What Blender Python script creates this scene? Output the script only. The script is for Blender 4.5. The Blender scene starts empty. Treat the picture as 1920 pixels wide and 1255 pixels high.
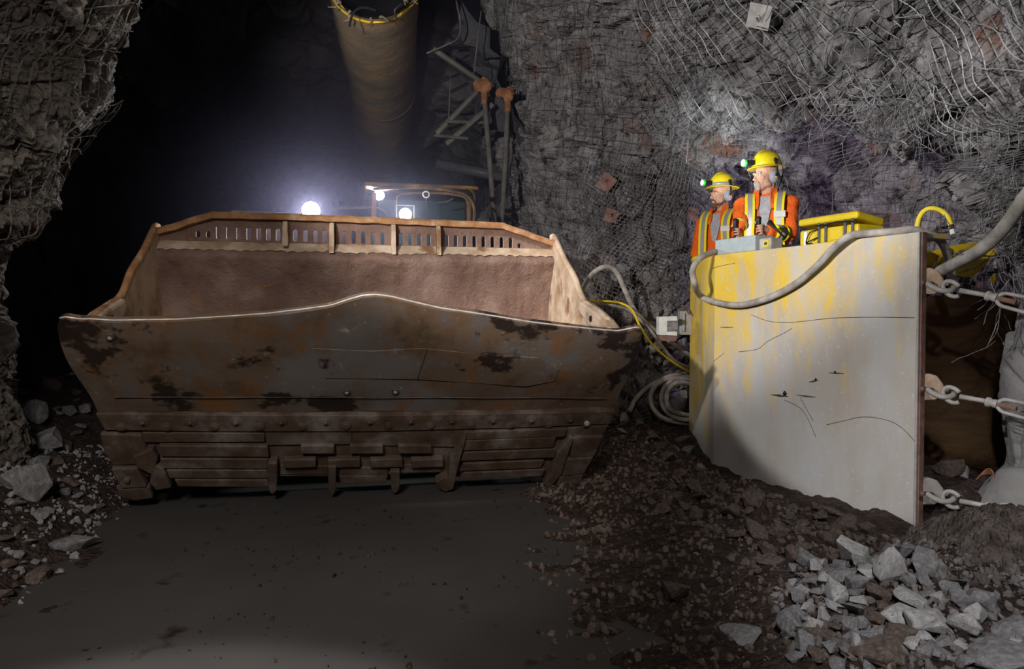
import bpy, bmesh, math, random
from mathutils import Vector, Matrix, noise, Euler
random.seed(7)
PI = math.pi
S = bpy.context.scene
COL = S.collection

# ------------------------------------------------------------------ camera
FPX = 1280.0
PITCH = math.atan(32.5 / FPX)
CAM = Vector((0, 0, 1.25))
cd = bpy.data.cameras.new('camera'); co = bpy.data.objects.new('camera', cd); COL.objects.link(co)
co.location = CAM; co.rotation_euler = (PI/2 - PITCH, 0, 0)
cd.sensor_width = 36; cd.lens = 36 * FPX / 1920; cd.clip_start = 0.05; cd.clip_end = 200
S.camera = co
S.view_settings.view_transform = 'Standard'; S.view_settings.look = 'None'
S.view_settings.gamma = 1; S.view_settings.use_curve_mapping = False
S.view_settings.exposure = 0.0
try:
    S.cycles.use_denoising = True
    S.cycles.max_bounces = 6; S.cycles.diffuse_bounces = 3; S.cycles.glossy_bounces = 2
    S.cycles.volume_bounces = 0; S.cycles.volume_step_rate = 4.0
    S.cycles.sample_clamp_indirect = 3.0
except Exception:
    pass
W = bpy.data.worlds.new('world'); S.world = W; W.use_nodes = True
W.node_tree.nodes['Background'].inputs[0].default_value = (0.30, 0.32, 0.45, 1)
W.node_tree.nodes['Background'].inputs[1].default_value = 0.008

def lamp(name, kind, loc, target, power, color=(1, 1, 1), size=0.1, cone=60, blend=0.3):
    d = bpy.data.lights.new(name, kind); o = bpy.data.objects.new(name, d); COL.objects.link(o)
    o.location = loc; d.energy = power; d.color = color
    if kind == 'SPOT':
        d.spot_size = math.radians(cone); d.spot_blend = blend; d.shadow_soft_size = size
    elif kind == 'AREA':
        d.size = size
    else:
        d.shadow_soft_size = size
    if target is not None:
        o.rotation_euler = (Vector(target) - Vector(loc)).to_track_quat('-Z', 'Y').to_euler()
    return o
# work lights out of frame, then lamps added to brighten single spots
lamp('work_light_panel', 'SPOT', (-1.7, 1.0, 2.5), (2.883, 4.704, 1.371), 540, (1.0, 0.97, 0.93), 0.04, 32.5, 0.16)
lamp('work_light_right', 'SPOT', (-1.9, 0.6, 2.3), (1.05, 6.0, 3.72), 1080, (1.0, 0.96, 0.94), 0.07, 65, 0.35)
lamp('work_light_bucket', 'SPOT', (-2.3, 2.0, 4.3), (-1.1, 5.3, 1.6), 1000, (1.0, 0.90, 0.83), 0.10, 41, 0.4)
lamp('work_light_front', 'SPOT', (-0.9, -0.6, 2.9), (-1.35, 3.6, 0.6), 480, (1.0, 0.93, 0.88), 0.4, 50, 0.6)
lamp('work_light_rubble', 'SPOT', (0.6, 0.4, 2.8), (2.25, 2.8, 0.1), 230, (0.97, 0.97, 1.0), 0.05, 47, 0.6)
lamp('work_light_left', 'SPOT', (-0.3, -0.5, 2.6), (-3.0, 3.6, 3.0), 130, (1.0, 0.95, 0.9), 0.1, 50, 0.7)
lamp('alcove_fill', 'POINT', (2.45, 6.2, 1.9), None, 20, (0.72, 0.64, 1.0), 0.05)  # unseen lamp added behind the workers to tint the recess purple
lamp('ground_fill', 'SPOT', (0.2, -0.5, 3.0), (1.35, 3.8, 0), 130, (1.0, 0.92, 0.88), 0.06, 58, 0.8)  # dim spot added to lift the brown rubble before the panel
lamp('floor_fill', 'SPOT', (-1.0, 0.9, 3.0), (-1.0, 1.35, 0), 360, (1.0, 0.97, 0.95), 0.08, 44, 0.25)  # unseen spot added to lighten the puddle strip nearest the camera
lamp('brow_fill', 'SPOT', (1.25, 4.9, 2.0), (2.0, 6.2, 2.95), 120, (0.93, 1.0, 1.0), 0.04, 50, 0.8)  # added lamp with no fitting, brightens the rock under the brow
lamp('duct_fill', 'SPOT', (-1.0, 2.0, 2.3), (-1.75, 8.4, 4.0), 380, (1.0, 0.92, 0.8), 0.1, 24, 0.8)  # unseen spot added to brighten the duct

# ------------------------------------------------------------------ maths helpers
def ray(px, py):
    a = (px - 960) / FPX; b = -(py - 627.5) / FPX
    return Vector((a, math.cos(PITCH) + b * math.sin(PITCH), -math.sin(PITCH) + b * math.cos(PITCH)))
def at(px, py, Y):
    d = ray(px, py); return CAM + d * (Y / d.y)
def on_plane(px, py, P0, n):
    d = ray(px, py); return CAM + d * ((P0 - CAM).dot(n) / d.dot(n))
def smooth(a, b, x):
    t = max(0.0, min(1.0, (x - a) / (b - a))); return t * t * (3 - 2 * t)
def lerp(a, b, t): return a + (b - a) * t
def srgb(r, g, b):
    f = lambda c: (c / 255) / 12.92 if c / 255 <= 0.04045 else ((c / 255 + 0.055) / 1.055) ** 2.4
    return (f(r), f(g), f(b), 1)

# ------------------------------------------------------------------ materials
def mat(name, cols, scale=4, detail=6, rough=0.8, metal=0.0, bump=0.3, bscale=30, stretch=(1, 1, 1), dist=0.01, layers=(), spec=0.3, emit=None, vor=0):
    """cols: list of (pos, rgba) over a noise; layers: (color, scale, lo, hi, stretch) patches laid over it"""
    m = bpy.data.materials.new(name); m.use_nodes = True
    nt = m.node_tree; N = nt.nodes; L = nt.links; B = N['Principled BSDF']
    tc = N.new('ShaderNodeTexCoord')
    def nz(sc, st, det):
        mp = N.new('ShaderNodeMapping'); mp.inputs['Scale'].default_value = st; L.new(tc.outputs['Object'], mp.inputs[0])
        n = N.new('ShaderNodeTexNoise'); n.inputs['Scale'].default_value = sc; n.inputs['Detail'].default_value = det
        n.inputs['Roughness'].default_value = 0.62
        L.new(mp.outputs[0], n.inputs['Vector']); return n
    if len(cols) == 1 and not layers:
        B.inputs['Base Color'].default_value = cols[0][1]
        out = None
    else:
        n = nz(scale, stretch, detail); r = N.new('ShaderNodeValToRGB'); L.new(n.outputs['Fac'], r.inputs[0])
        e = r.color_ramp.elements
        while len(e) < len(cols): e.new(0.5)
        for k, (p, c) in enumerate(cols if len(cols) > 1 else [(0.0, cols[0][1]), (1.0, cols[0][1])]):
            e[k].position = p; e[k].color = c
        out = r.outputs[0]
    for (c, sc, lo, hi, st) in layers:
        n = nz(sc, st, 5); mr = N.new('ShaderNodeMapRange'); mr.inputs[1].default_value = lo; mr.inputs[2].default_value = hi
        L.new(n.outputs['Fac'], mr.inputs[0]); mx = N.new('ShaderNodeMix'); mx.data_type = 'RGBA'
        L.new(mr.outputs[0], mx.inputs[0]); L.new(out, mx.inputs[6]); mx.inputs[7].default_value = c; out = mx.outputs[2]
    if out is not None: L.new(out, B.inputs['Base Color'])
    B.inputs['Roughness'].default_value = rough; B.inputs['Metallic'].default_value = metal
    B.inputs['Specular IOR Level'].default_value = spec
    if bump > 0:
        n = nz(bscale, (1, 1, 1), 8); b = N.new('ShaderNodeBump'); b.inputs['Strength'].default_value = bump
        b.inputs['Distance'].default_value = dist; h = n.outputs['Fac']
        if vor:
            v = N.new('ShaderNodeTexVoronoi'); v.inputs['Scale'].default_value = vor; v.feature = 'F1'
            L.new(tc.outputs['Object'], v.inputs['Vector']); ad = N.new('ShaderNodeMath'); ad.operation = 'ADD'
            L.new(v.outputs['Distance'], ad.inputs[0]); L.new(h, ad.inputs[1]); h = ad.outputs[0]
        L.new(h, b.inputs['Height']); L.new(b.outputs[0], B.inputs['Normal'])
    if emit:
        B.inputs['Emission Color'].default_value = emit[0]; B.inputs['Emission Strength'].default_value = emit[1]
    m['out'] = 1
    return m
G = lambda v: (v, v, v, 1)
rock_m = mat('grey_rock', [(0.3, (0.075, 0.066, 0.064, 1)), (0.5, (0.19, 0.18, 0.18, 1)), (0.72, (0.33, 0.32, 0.32, 1))], 3.5, 9, 0.85, 0, 0.9, 14, dist=0.05, vor=9,
             layers=[((0.16, 0.085, 0.06, 1), 1.7, 0.58, 0.68, (1, 1, 1)), ((0.04, 0.036, 0.036, 1), 9, 0.60, 0.66, (1, 1, 0.5))])
shot_m = mat('rough_shotcrete', [(0.3, (0.10, 0.085, 0.07, 1)), (0.6, (0.24, 0.205, 0.175, 1))], 6, 8, 0.95, 0, 1.0, 26, dist=0.06, vor=22)
pale_m = mat('pale_shotcrete', [(0.3, (0.15, 0.147, 0.145, 1)), (0.7, (0.27, 0.265, 0.26, 1))], 3, 8, 0.9, 0, 0.6, 18, dist=0.02,
             layers=[((0.07, 0.065, 0.06, 1), 7, 0.66, 0.7, (1, 1, 0.5))])
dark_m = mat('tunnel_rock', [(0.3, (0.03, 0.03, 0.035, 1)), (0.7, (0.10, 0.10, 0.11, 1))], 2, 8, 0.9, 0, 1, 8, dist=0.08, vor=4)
gravel_m = mat('brown_gravel_soil', [(0.35, (0.022, 0.015, 0.012, 1)), (0.55, (0.075, 0.048, 0.038, 1)), (0.75, (0.15, 0.11, 0.09, 1))], 22, 9, 0.85, 0, 1.0, 60, dist=0.03, vor=45,
               layers=[((0.12, 0.10, 0.088, 1), 1.6, 0.56, 0.68, (1, 1, 1))])
soil_m = mat('crumbly_soil', [(0.35, (0.08, 0.062, 0.052, 1)), (0.65, (0.26, 0.215, 0.19, 1))], 12, 8, 0.95, 0, 1.0, 50, dist=0.03, vor=40)
stone_br = mat('brown_stone', [(0.35, (0.07, 0.05, 0.04, 1)), (0.65, (0.20, 0.155, 0.13, 1))], 9, 8, 0.85, 0, 0.7, 30, dist=0.01)
stone_gr = mat('grey_stone', [(0.35, (0.15, 0.145, 0.145, 1)), (0.65, (0.34, 0.335, 0.34, 1))], 8, 8, 0.85, 0, 0.7, 30, dist=0.01)
chip_m = mat('mixed_chips', [(0.35, (0.09, 0.078, 0.07, 1)), (0.65, (0.26, 0.245, 0.24, 1))], 5, 8, 0.85, 0, 0.7, 30, dist=0.01)
stone_pl = mat('pale_stone', [(0.35, (0.30, 0.29, 0.285, 1)), (0.65, (0.55, 0.54, 0.53, 1))], 7, 8, 0.85, 0, 0.6, 30, dist=0.01,
               layers=[((0.18, 0.12, 0.1, 1), 8, 0.6, 0.7, (1, 1, 1))])
wire_m = mat('galvanised_wire', [(0.35, (0.07, 0.065, 0.065, 1)), (0.65, (0.33, 0.33, 0.34, 1))], 6, 4, 0.55, 0.3, 0, 20)
under_m = mat('bucket_underside_steel', [(0.3, (0.085, 0.052, 0.030, 1)), (0.48, (0.15, 0.095, 0.058, 1)), (0.60, (0.135, 0.105, 0.085, 1)), (0.75, (0.13, 0.125, 0.125, 1))], 5.0, 8, 0.6, 0.0, 0.35, 14, stretch=(1.3, 1.3, 0.22), dist=0.01, spec=0.4,
              layers=[((0.16, 0.142, 0.13, 1), 1.1, 0.50, 0.60, (1, 1, 1)), ((0.36, 0.33, 0.30, 1), 9, 0.64, 0.76, (3.0, 3.0, 0.16)), ((0.19, 0.09, 0.035, 1), 2.6, 0.58, 0.70, (1.5, 1.5, 0.7)), ((0.028, 0.017, 0.012, 1), 1.7, 0.545, 0.575, (1, 1, 1.3))])
inner_m = mat('bucket_inner_rust', [(0.3, (0.14, 0.078, 0.058, 1)), (0.55, (0.24, 0.155, 0.122, 1)), (0.75, (0.36, 0.26, 0.21, 1))], 3.0, 9, 0.85, 0, 0.9, 40, dist=0.02,
              layers=[((0.36, 0.17, 0.055, 1), 9, 0.62, 0.72, (1, 1, 1))])
edge_m = mat('bucket_rusty_orange_edge', [(0.35, (0.30, 0.14, 0.06, 1)), (0.55, (0.46, 0.25, 0.12, 1)), (0.7, (0.58, 0.45, 0.34, 1))], 9, 8, 0.8, 0, 0.9, 40, dist=0.01)
dusty_m = mat('dusty_pale_steel', [(0.35, (0.36, 0.24, 0.15, 1)), (0.6, (0.62, 0.50, 0.38, 1))], 5, 8, 0.85, 0, 0.5, 30, dist=0.01,
              layers=[((0.24, 0.13, 0.07, 1), 3.2, 0.57, 0.64, (1, 1, 0.7))])
bright_m = mat('worn_bright_steel', [(0.3, (0.5, 0.42, 0.36, 1)), (0.7, (0.8, 0.75, 0.7, 1))], 14, 4, 0.45, 0.3, 0.2, 40)
wear_m = mat('wear_bar_steel', [(0.3, (0.055, 0.03, 0.018, 1)), (0.5, (0.10, 0.068, 0.05, 1)), (0.68, (0.20, 0.165, 0.145, 1))], 5, 8, 0.6, 0.1, 0.5, 30, dist=0.01, spec=0.4)
panel_m = mat('dusty_yellow_panel', [(0.32, (0.40, 0.355, 0.31, 1)), (0.5, (0.44, 0.42, 0.40, 1)), (0.7, (0.46, 0.47, 0.49, 1))], 3.0, 10, 0.7, 0, 0.2, 40, stretch=(1, 1, 0.4), dist=0.004)
yel_m = mat('yellow_paint', [(0.3, (0.50, 0.36, 0.01, 1)), (0.7, (0.66, 0.50, 0.015, 1))], 6, 4, 0.5, 0, 0.2, 20, layers=[((0.24, 0.2, 0.12, 1), 7, 0.62, 0.72, (1, 1, 1))])
hop_m = mat('hopper_yellow', [(0.3, (0.48, 0.33, 0.01, 1)), (0.7, (0.62, 0.46, 0.015, 1))], 5, 6, 0.55, 0, 0.2, 20, layers=[((0.10, 0.06, 0.02, 1), 3, 0.60, 0.66, (1, 1, 1))])
dull_m = mat('dull_steel', [(0.3, (0.07, 0.065, 0.06, 1)), (0.7, (0.15, 0.14, 0.13, 1))], 8, 6, 0.8, 0, 0.4, 40)
hopb_m = mat('hopper_shaded_brown', [(0.3, (0.08, 0.045, 0.022, 1)), (0.7, (0.18, 0.105, 0.045, 1))], 3, 6, 0.7, 0, 0.5, 8, stretch=(1, 1, 5), dist=0.03)  # lower body of the yellow hopper, its shade painted in as dark brown
duct_m = mat('dirty_vent_duct', [(0.3, (0.13, 0.105, 0.075, 1)), (0.55, (0.21, 0.165, 0.11, 1)), (0.72, (0.32, 0.19, 0.07, 1))], 2.5, 7, 0.7, 0, 0.5, 6, dist=0.03)
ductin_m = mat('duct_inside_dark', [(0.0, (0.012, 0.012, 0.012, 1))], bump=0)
ducty_m = mat('duct_yellow_rim', [(0.3, (0.42, 0.25, 0.02, 1)), (0.7, (0.65, 0.48, 0.03, 1))], 6, 5, 0.6, 0, 0.5, 16, dist=0.02)
hose_m = mat('grey_rubber_hose', [(0.35, (0.20, 0.18, 0.165, 1)), (0.65, (0.42, 0.39, 0.36, 1))], 9, 6, 0.8, 0, 0.3, 60)
ycable_m = mat('yellow_cable', [(0.3, (0.62, 0.46, 0.02, 1)), (0.7, (0.72, 0.58, 0.05, 1))], 30, 3, 0.6, 0, 0, 60)
black_m = mat('black_rubber', [(0.0, (0.012, 0.012, 0.013, 1))], bump=0, rough=0.5)
dgrey_m = mat('dark_grey_plastic', [(0.3, (0.05, 0.05, 0.055, 1)), (0.7, (0.09, 0.09, 0.095, 1))], 20, 3, 0.5, 0, 0.1, 40)
boxgrey_m = mat('grey_painted_box', [(0.3, (0.28, 0.33, 0.34, 1)), (0.7, (0.38, 0.43, 0.44, 1))], 12, 5, 0.55, 0, 0.1, 40)
steelg_m = mat('dusty_grey_steel', [(0.3, (0.26, 0.245, 0.23, 1)), (0.7, (0.46, 0.44, 0.42, 1))], 12, 6, 0.7, 0.2, 0.3, 60, dist=0.004)
rustp_m = mat('rusty_plate', [(0.3, (0.10, 0.055, 0.045, 1)), (0.7, (0.26, 0.15, 0.12, 1))], 12, 6, 0.85, 0, 0.4, 50)
rusto_m = mat('orange_rust', [(0.3, (0.16, 0.065, 0.03, 1)), (0.7, (0.42, 0.19, 0.09, 1))], 14, 7, 0.9, 0, 1, 40, dist=0.02)
white_m = mat('white_metal', [(0.4, (0.62, 0.62, 0.60, 1)), (0.7, (0.80, 0.80, 0.78, 1))], 14, 5, 0.6, 0, 0.1, 40)
water_m = mat('muddy_water', [(0.35, (0.060, 0.056, 0.054, 1)), (0.65, (0.082, 0.077, 0.073, 1))], 0.8, 4, 0.45, 0, 0.03, 3, spec=0.12, layers=[((0.03, 0.018, 0.014, 1), 3.2, 0.62, 0.72, (1, 1, 1))])
lampw_m = mat('lit_lamp_lens', [(0.0, (1, 1, 1, 1))], bump=0, emit=((0.93, 0.95, 1.0, 1), 30))
glass_m = mat('dark_cab_glass', [(0.0, (0.02, 0.035, 0.032, 1))], bump=0, rough=0.08, spec=0.6)
tyre_m = mat('tyre_rubber', [(0.3, (0.02, 0.02, 0.02, 1)), (0.7, (0.05, 0.045, 0.04, 1))], 8, 5, 0.9)
mach_m = mat('rusty_yellow_machine', [(0.35, (0.05, 0.035, 0.02, 1)), (0.55, (0.14, 0.08, 0.03, 1)), (0.75, (0.38, 0.23, 0.05, 1))], 5, 7, 0.7, 0, 0.4, 30)
skin_m = mat('skin', [(0.3, (0.50, 0.27, 0.185, 1)), (0.7, (0.62, 0.37, 0.27, 1))], 30, 4, 0.55, 0, 0.15, 120, dist=0.003)
hairg_m = mat('grey_hair', [(0.3, (0.22, 0.20, 0.19, 1)), (0.7, (0.55, 0.53, 0.5, 1))], 60, 4, 0.8, 0, 0.6, 160, dist=0.004)
hairb_m = mat('brown_hair', [(0.3, (0.07, 0.035, 0.02, 1)), (0.7, (0.20, 0.10, 0.06, 1))], 60, 4, 0.8, 0, 0.6, 160, dist=0.004)
hat_m = mat('yellow_hard_hat', [(0.45, (0.72, 0.55, 0.01, 1)), (0.65, (0.80, 0.64, 0.015, 1))], 10, 4, 0.3, 0, 0.05, 20, spec=0.5)
hiy_m = mat('high_visibility_yellow', [(0.0, (0.78, 0.72, 0.01, 1))], bump=0, rough=0.7)
refl_m = mat('reflective_grey_tape', [(0.0, (0.34, 0.33, 0.34, 1))], bump=0, rough=0.4, metal=0.2)
green_m = mat('green_lamp_ring', [(0.0, (0.06, 0.62, 0.09, 1))], bump=0, rough=0.4)
muff_m = mat('grey_ear_cup', [(0.0, (0.33, 0.34, 0.40, 1))], bump=0, rough=0.4)
shirt_m = mat('grey_shirt', [(0.3, (0.30, 0.31, 0.33, 1)), (0.7, (0.48, 0.49, 0.52, 1))], 30, 4, 0.9, 0, 0.3, 60)
def coverall_mat():
    m = mat('orange_coverall', [(0.3, (0.74, 0.105, 0.012, 1)), (0.7, (0.90, 0.17, 0.02, 1))], 9, 5, 0.85, 0, 0.7, 9, stretch=(1, 1, 0.5), dist=0.04)
    return m
orange_m = coverall_mat()
# the panel keeps its yellow paint where the dust has not covered it: streaky patches, mostly on its upper left
def panel_paint():
    nt = panel_m.node_tree; N = nt.nodes; L = nt.links; B = N['Principled BSDF']
    src = B.inputs['Base Color'].links[0].from_socket
    tc = N.new('ShaderNodeTexCoord'); mp = N.new('ShaderNodeMapping'); mp.inputs['Scale'].default_value = (3.2, 3.2, 1.1); L.new(tc.outputs['Object'], mp.inputs[0])
    n = N.new('ShaderNodeTexNoise'); n.inputs['Scale'].default_value = 2.2; n.inputs['Detail'].default_value = 9; n.inputs['Roughness'].default_value = 0.7
    L.new(mp.outputs[0], n.inputs['Vector'])
    # distance along the plate (object space y) and height bias the paint
    sx = N.new('ShaderNodeSeparateXYZ'); L.new(tc.outputs['Object'], sx.inputs[0])
    a = N.new('ShaderNodeMath'); a.operation = 'MULTIPLY_ADD'; L.new(sx.outputs[1], a.inputs[0]); a.inputs[1].default_value = 0.15; a.inputs[2].default_value = 0.03
    b = N.new('ShaderNodeMath'); b.operation = 'MULTIPLY_ADD'; L.new(sx.outputs[2], b.inputs[0]); b.inputs[1].default_value = 0.20; L.new(a.outputs[0], b.inputs[2])
    c = N.new('ShaderNodeMath'); c.operation = 'ADD'; L.new(n.outputs['Fac'], c.inputs[0]); L.new(b.outputs[0], c.inputs[1])
    mr = N.new('ShaderNodeMapRange'); mr.inputs[1].default_value = 0.60; mr.inputs[2].default_value = 0.86; L.new(c.outputs[0], mr.inputs[0])
    mx = N.new('ShaderNodeMix'); mx.data_type = 'RGBA'; L.new(mr.outputs[0], mx.inputs[0]); L.new(src, mx.inputs[6]); mx.inputs[7].default_value = (0.66, 0.45, 0.05, 1)
    n2 = N.new('ShaderNodeTexNoise'); n2.inputs['Scale'].default_value = 38; n2.inputs['Detail'].default_value = 3; L.new(tc.outputs['Object'], n2.inputs['Vector'])
    mr2 = N.new('ShaderNodeMapRange'); mr2.inputs[1].default_value = 0.62; mr2.inputs[2].default_value = 0.70; mr2.inputs[4].default_value = 0.7; L.new(n2.outputs['Fac'], mr2.inputs[0])
    m2 = N.new('ShaderNodeMix'); m2.data_type = 'RGBA'; L.new(mr2.outputs[0], m2.inputs[0]); L.new(mx.outputs[2], m2.inputs[6]); m2.inputs[7].default_value = (0.52, 0.51, 0.50, 1)
    L.new(m2.outputs[2], B.inputs['Base Color'])
panel_paint()

# ------------------------------------------------------------------ mesh building
def wpos(o):
    p = Vector((0, 0, 0))
    while o is not None: p += o.location; o = o.parent
    return p
class MB:
    def __init__(s): s.v = []; s.f = []
    def add(s, vs, fs):
        k = len(s.v); s.v += [Vector(v) for v in vs]; s.f += [tuple(i + k for i in f) for f in fs]; return s
    def box(s, c, size, ax=None, shrink=1.0):
        """ax: (right, forward, up) unit vectors"""
        ax = ax or (Vector((1, 0, 0)), Vector((0, 1, 0)), Vector((0, 0, 1)))
        c = Vector(c); h = [size[0]/2, size[1]/2, size[2]/2]; vs = []
        for z in (-1, 1):
            q = shrink if z == 1 else 1.0
            for (x, y) in ((-1, -1), (1, -1), (1, 1), (-1, 1)):
                vs.append(c + ax[0]*(x*h[0]*q) + ax[1]*(y*h[1]*q) + ax[2]*(z*h[2]))
        return s.add(vs, [(0, 3, 2, 1), (4, 5, 6, 7), (0, 1, 5, 4), (1, 2, 6, 5), (2, 3, 7, 6), (3, 0, 4, 7)])
    def tube(s, pts, r, n=8, cap=True):
        pts = [Vector(p) for p in pts]; k0 = len(s.v); m = len(pts)
        rr = r if isinstance(r, (list, tuple)) else [r] * m
        up = None
        for i, p in enumerate(pts):
            t = (pts[min(i+1, m-1)] - pts[max(i-1, 0)])
            if t.length < 1e-9: t = Vector((0, 0, 1))
            t.normalize()
            if up is None:
                up = Vector((0, 0, 1)) if abs(t.z) < 0.9 else Vector((1, 0, 0))
            a = t.cross(up)
            if a.length < 1e-6: a = t.cross(Vector((1, 0.3, 0)))
            a.normalize(); b = a.cross(t).normalized(); up = b
            for j in range(n):
                w = 2*PI*j/n; s.v.append(p + (a*math.cos(w) + b*math.sin(w)) * rr[i])
        for i in range(m-1):
            for j in range(n):
                j2 = (j+1) % n
                s.f.append((k0+i*n+j, k0+i*n+j2, k0+(i+1)*n+j2, k0+(i+1)*n+j))
        if cap:
            s.f.append(tuple(k0+j for j in range(n))[::-1]); s.f.append(tuple(k0+(m-1)*n+j for j in range(n)))
        return s
    def loft(s, rings, cap=True):
        k0 = len(s.v); n = len(rings[0])
        for r in rings: s.v += [Vector(p) for p in r]
        for i in range(len(rings)-1):
            for j in range(n):
                j2 = (j+1) % n; s.f.append((k0+i*n+j, k0+i*n+j2, k0+(i+1)*n+j2, k0+(i+1)*n+j))
        if cap:
            s.f.append(tuple(k0+j for j in range(n))[::-1]); s.f.append(tuple(k0+(len(rings)-1)*n+j for j in range(n)))
        return s
    def lathe(s, prof, c, axis=(0, 0, 1), n=20, cap=True):
        """prof: (radius, height) pairs along axis"""
        axis = Vector(axis).normalized(); c = Vector(c)
        a = axis.cross(Vector((0, 0, 1)) if abs(axis.z) < 0.9 else Vector((1, 0, 0))).normalized(); b = axis.cross(a)
        return s.loft([[c + axis*h + (a*math.cos(2*PI*j/n) + b*math.sin(2*PI*j/n))*max(r, 1e-4) for j in range(n)] for r, h in prof], cap)
    def prism(s, poly, vec):
        """poly: 3D outline, extruded by vec"""
        k = len(poly); vec = Vector(vec); vs = [Vector(p) for p in poly]; vs += [p + vec for p in vs]
        return s.add(vs, [tuple(range(k))[::-1], tuple(range(k, 2*k))] + [(i, (i+1) % k, (i+1) % k + k, i + k) for i in range(k)])
    def ball(s, c, r, n=12, m=8, ax=None):
        c = Vector(c); r = Vector((r, r, r)) if isinstance(r, (int, float)) else Vector(r)
        ax = ax or (Vector((1, 0, 0)), Vector((0, 1, 0)), Vector((0, 0, 1)))
        rings = []
        for i in range(m+1):
            ph = -PI/2 + PI*i/m; cr = max(math.cos(ph), 1e-3)
            rings.append([c + ax[0]*(r.x*cr*math.cos(2*PI*j/n)) + ax[1]*(r.y*cr*math.sin(2*PI*j/n)) + ax[2]*(r.z*math.sin(ph)) for j in range(n)])
        return s.loft(rings)
    def cap(s, a, b, ra, rb, n=12):
        """tapered capsule"""
        a = Vector(a); b = Vector(b); s.ball(a, ra, n, 8); s.ball(b, rb, n, 8); s.tube([a, b], [ra, rb], n); return s
    def grid(s, P, nx, ny):
        k0 = len(s.v); s.v += P
        for i in range(nx-1):
            for j in range(ny-1):
                a = k0 + i*ny + j; s.f.append((a, a+ny, a+ny+1, a+1))
        return s
    def build(s, name, m, parent=None, sm=False, bevel=0, origin=None, mods=None, fixn=True):
        me = bpy.data.meshes.new(name)
        if parent is not None:
            off = wpos(parent) if origin is None else Vector(origin)
            loc = off - wpos(parent)
        else:
            if origin is None:
                lo = Vector([min(v[k] for v in s.v) for k in range(3)]); hi = Vector([max(v[k] for v in s.v) for k in range(3)])
                off = (lo + hi) / 2
            else: off = Vector(origin)
            loc = off
        me.from_pydata([v - off for v in s.v], [], s.f)
        if fixn:
            bm = bmesh.new(); bm.from_mesh(me); bmesh.ops.recalc_face_normals(bm, faces=bm.faces); bm.to_mesh(me); bm.free()
        if sm: me.polygons.foreach_set('use_smooth', [True]*len(me.polygons))
        me.update()
        o = bpy.data.objects.new(name, me); COL.objects.link(o); o.location = loc
        if parent is not None: o.parent = parent
        if m: me.materials.append(m)
        if bevel:
            b = o.modifiers.new('bevel', 'BEVEL'); b.width = bevel; b.segments = 2; b.limit_method = 'ANGLE'
        return o
def tag(o, label=None, cat=None, group=None, kind=None):
    if label: o['label'] = label
    if cat: o['category'] = cat
    if group: o['group'] = group
    if kind: o['kind'] = kind
    return o
def empty(name, loc, label=None, cat=None, group=None):
    o = bpy.data.objects.new(name, None); COL.objects.link(o); o.location = loc; o.empty_display_size = 0.1
    return tag(o, label, cat, group)
def curve(pts, n=10, closed=False):
    """Catmull-Rom through the points"""
    P = [Vector(p) for p in pts]; out = []; m = len(P)
    for i in range(m-1):
        p0 = P[max(i-1, 0)]; p1 = P[i]; p2 = P[i+1]; p3 = P[min(i+2, m-1)]
        for k in range(n):
            t = k/n
            out.append(0.5*((2*p1) + (p2-p0)*t + (2*p0-5*p1+4*p2-p3)*t*t + (3*p1-p0-3*p2+p3)*t**3))
    out.append(P[-1]); return out

# ------------------------------------------------------------------ the yellow shield panel's frame, needed by the ground
PC = Vector((1.62, 5.46, 0)); PD = Vector((0.447, -0.894, 0)).normalized(); PN = Vector((0.894, 0.447, 0)).normalized()  # PN points behind it
PLEN = 1.663
def PP(q, b, z): return PC + PD*q + PN*b + Vector((0, 0, z))

# ------------------------------------------------------------------ ground
def gbase(x, y):
    ns = noise.noise(Vector((x*1.3, y*1.3, 0.3)))
    sh = 0.04 + 0.16*ns + (0.12 if y < 3 else 0.12*smooth(6, 3, y))
    d = x - sh
    z = lerp(-0.055, 0.012, smooth(-0.28, 0.30, d)) + 0.045*noise.noise(Vector((x*5.5, y*9, 2.2)))*math.exp(-(d/0.45)**2)
    z += 0.03*smooth(0.2, 1.2, d)
    z += 0.15*math.exp(-(((x-1.75)/0.55)**2 + ((y-2.75)/0.6)**2))            # rubble pile, front right
    z += 0.05*math.exp(-(((x-1.15)/0.45)**2 + ((y-4.5)/0.7)**2))
    z += 0.22*smooth(5.2, 6.6, y)*smooth(0.1, 0.8, x)
    b = (Vector((x, y, 0)) - PC).dot(PN); q = (Vector((x, y, 0)) - PC).dot(PD)
    if y > 3.4: z += 0.16*smooth(0.05, 0.45, b)*smooth(1.5, 1.9, x)
    z += 0.42*smooth(0.06, 0.28, b)*smooth(1.66, 1.86, x)*smooth(4.95, 5.35, y)
    z += 0.20*math.exp(-(((x-2.32)/0.36)**2 + ((y-3.12)/0.36)**2))           # soil mound
    xs = -2.05 - 0.315*(y-2.73) + 0.22*ns
    z += max(0.0, 0.55*(xs - x)) if x < xs else 0
    z += 0.055*smooth(xs+0.5, xs, x)
    return z
def gz(x, y):
    z = gbase(x, y)
    dry = smooth(-0.04, 0.03, z)
    z += (0.012 + 0.03*dry)*noise.noise(Vector((x*4, y*4, 1))) + (0.008 + 0.012*dry)*noise.noise(Vector((x*13, y*13, 4)))
    z += 0.012*noise.noise(Vector((x*31, y*31, 9)))
    return z
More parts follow.
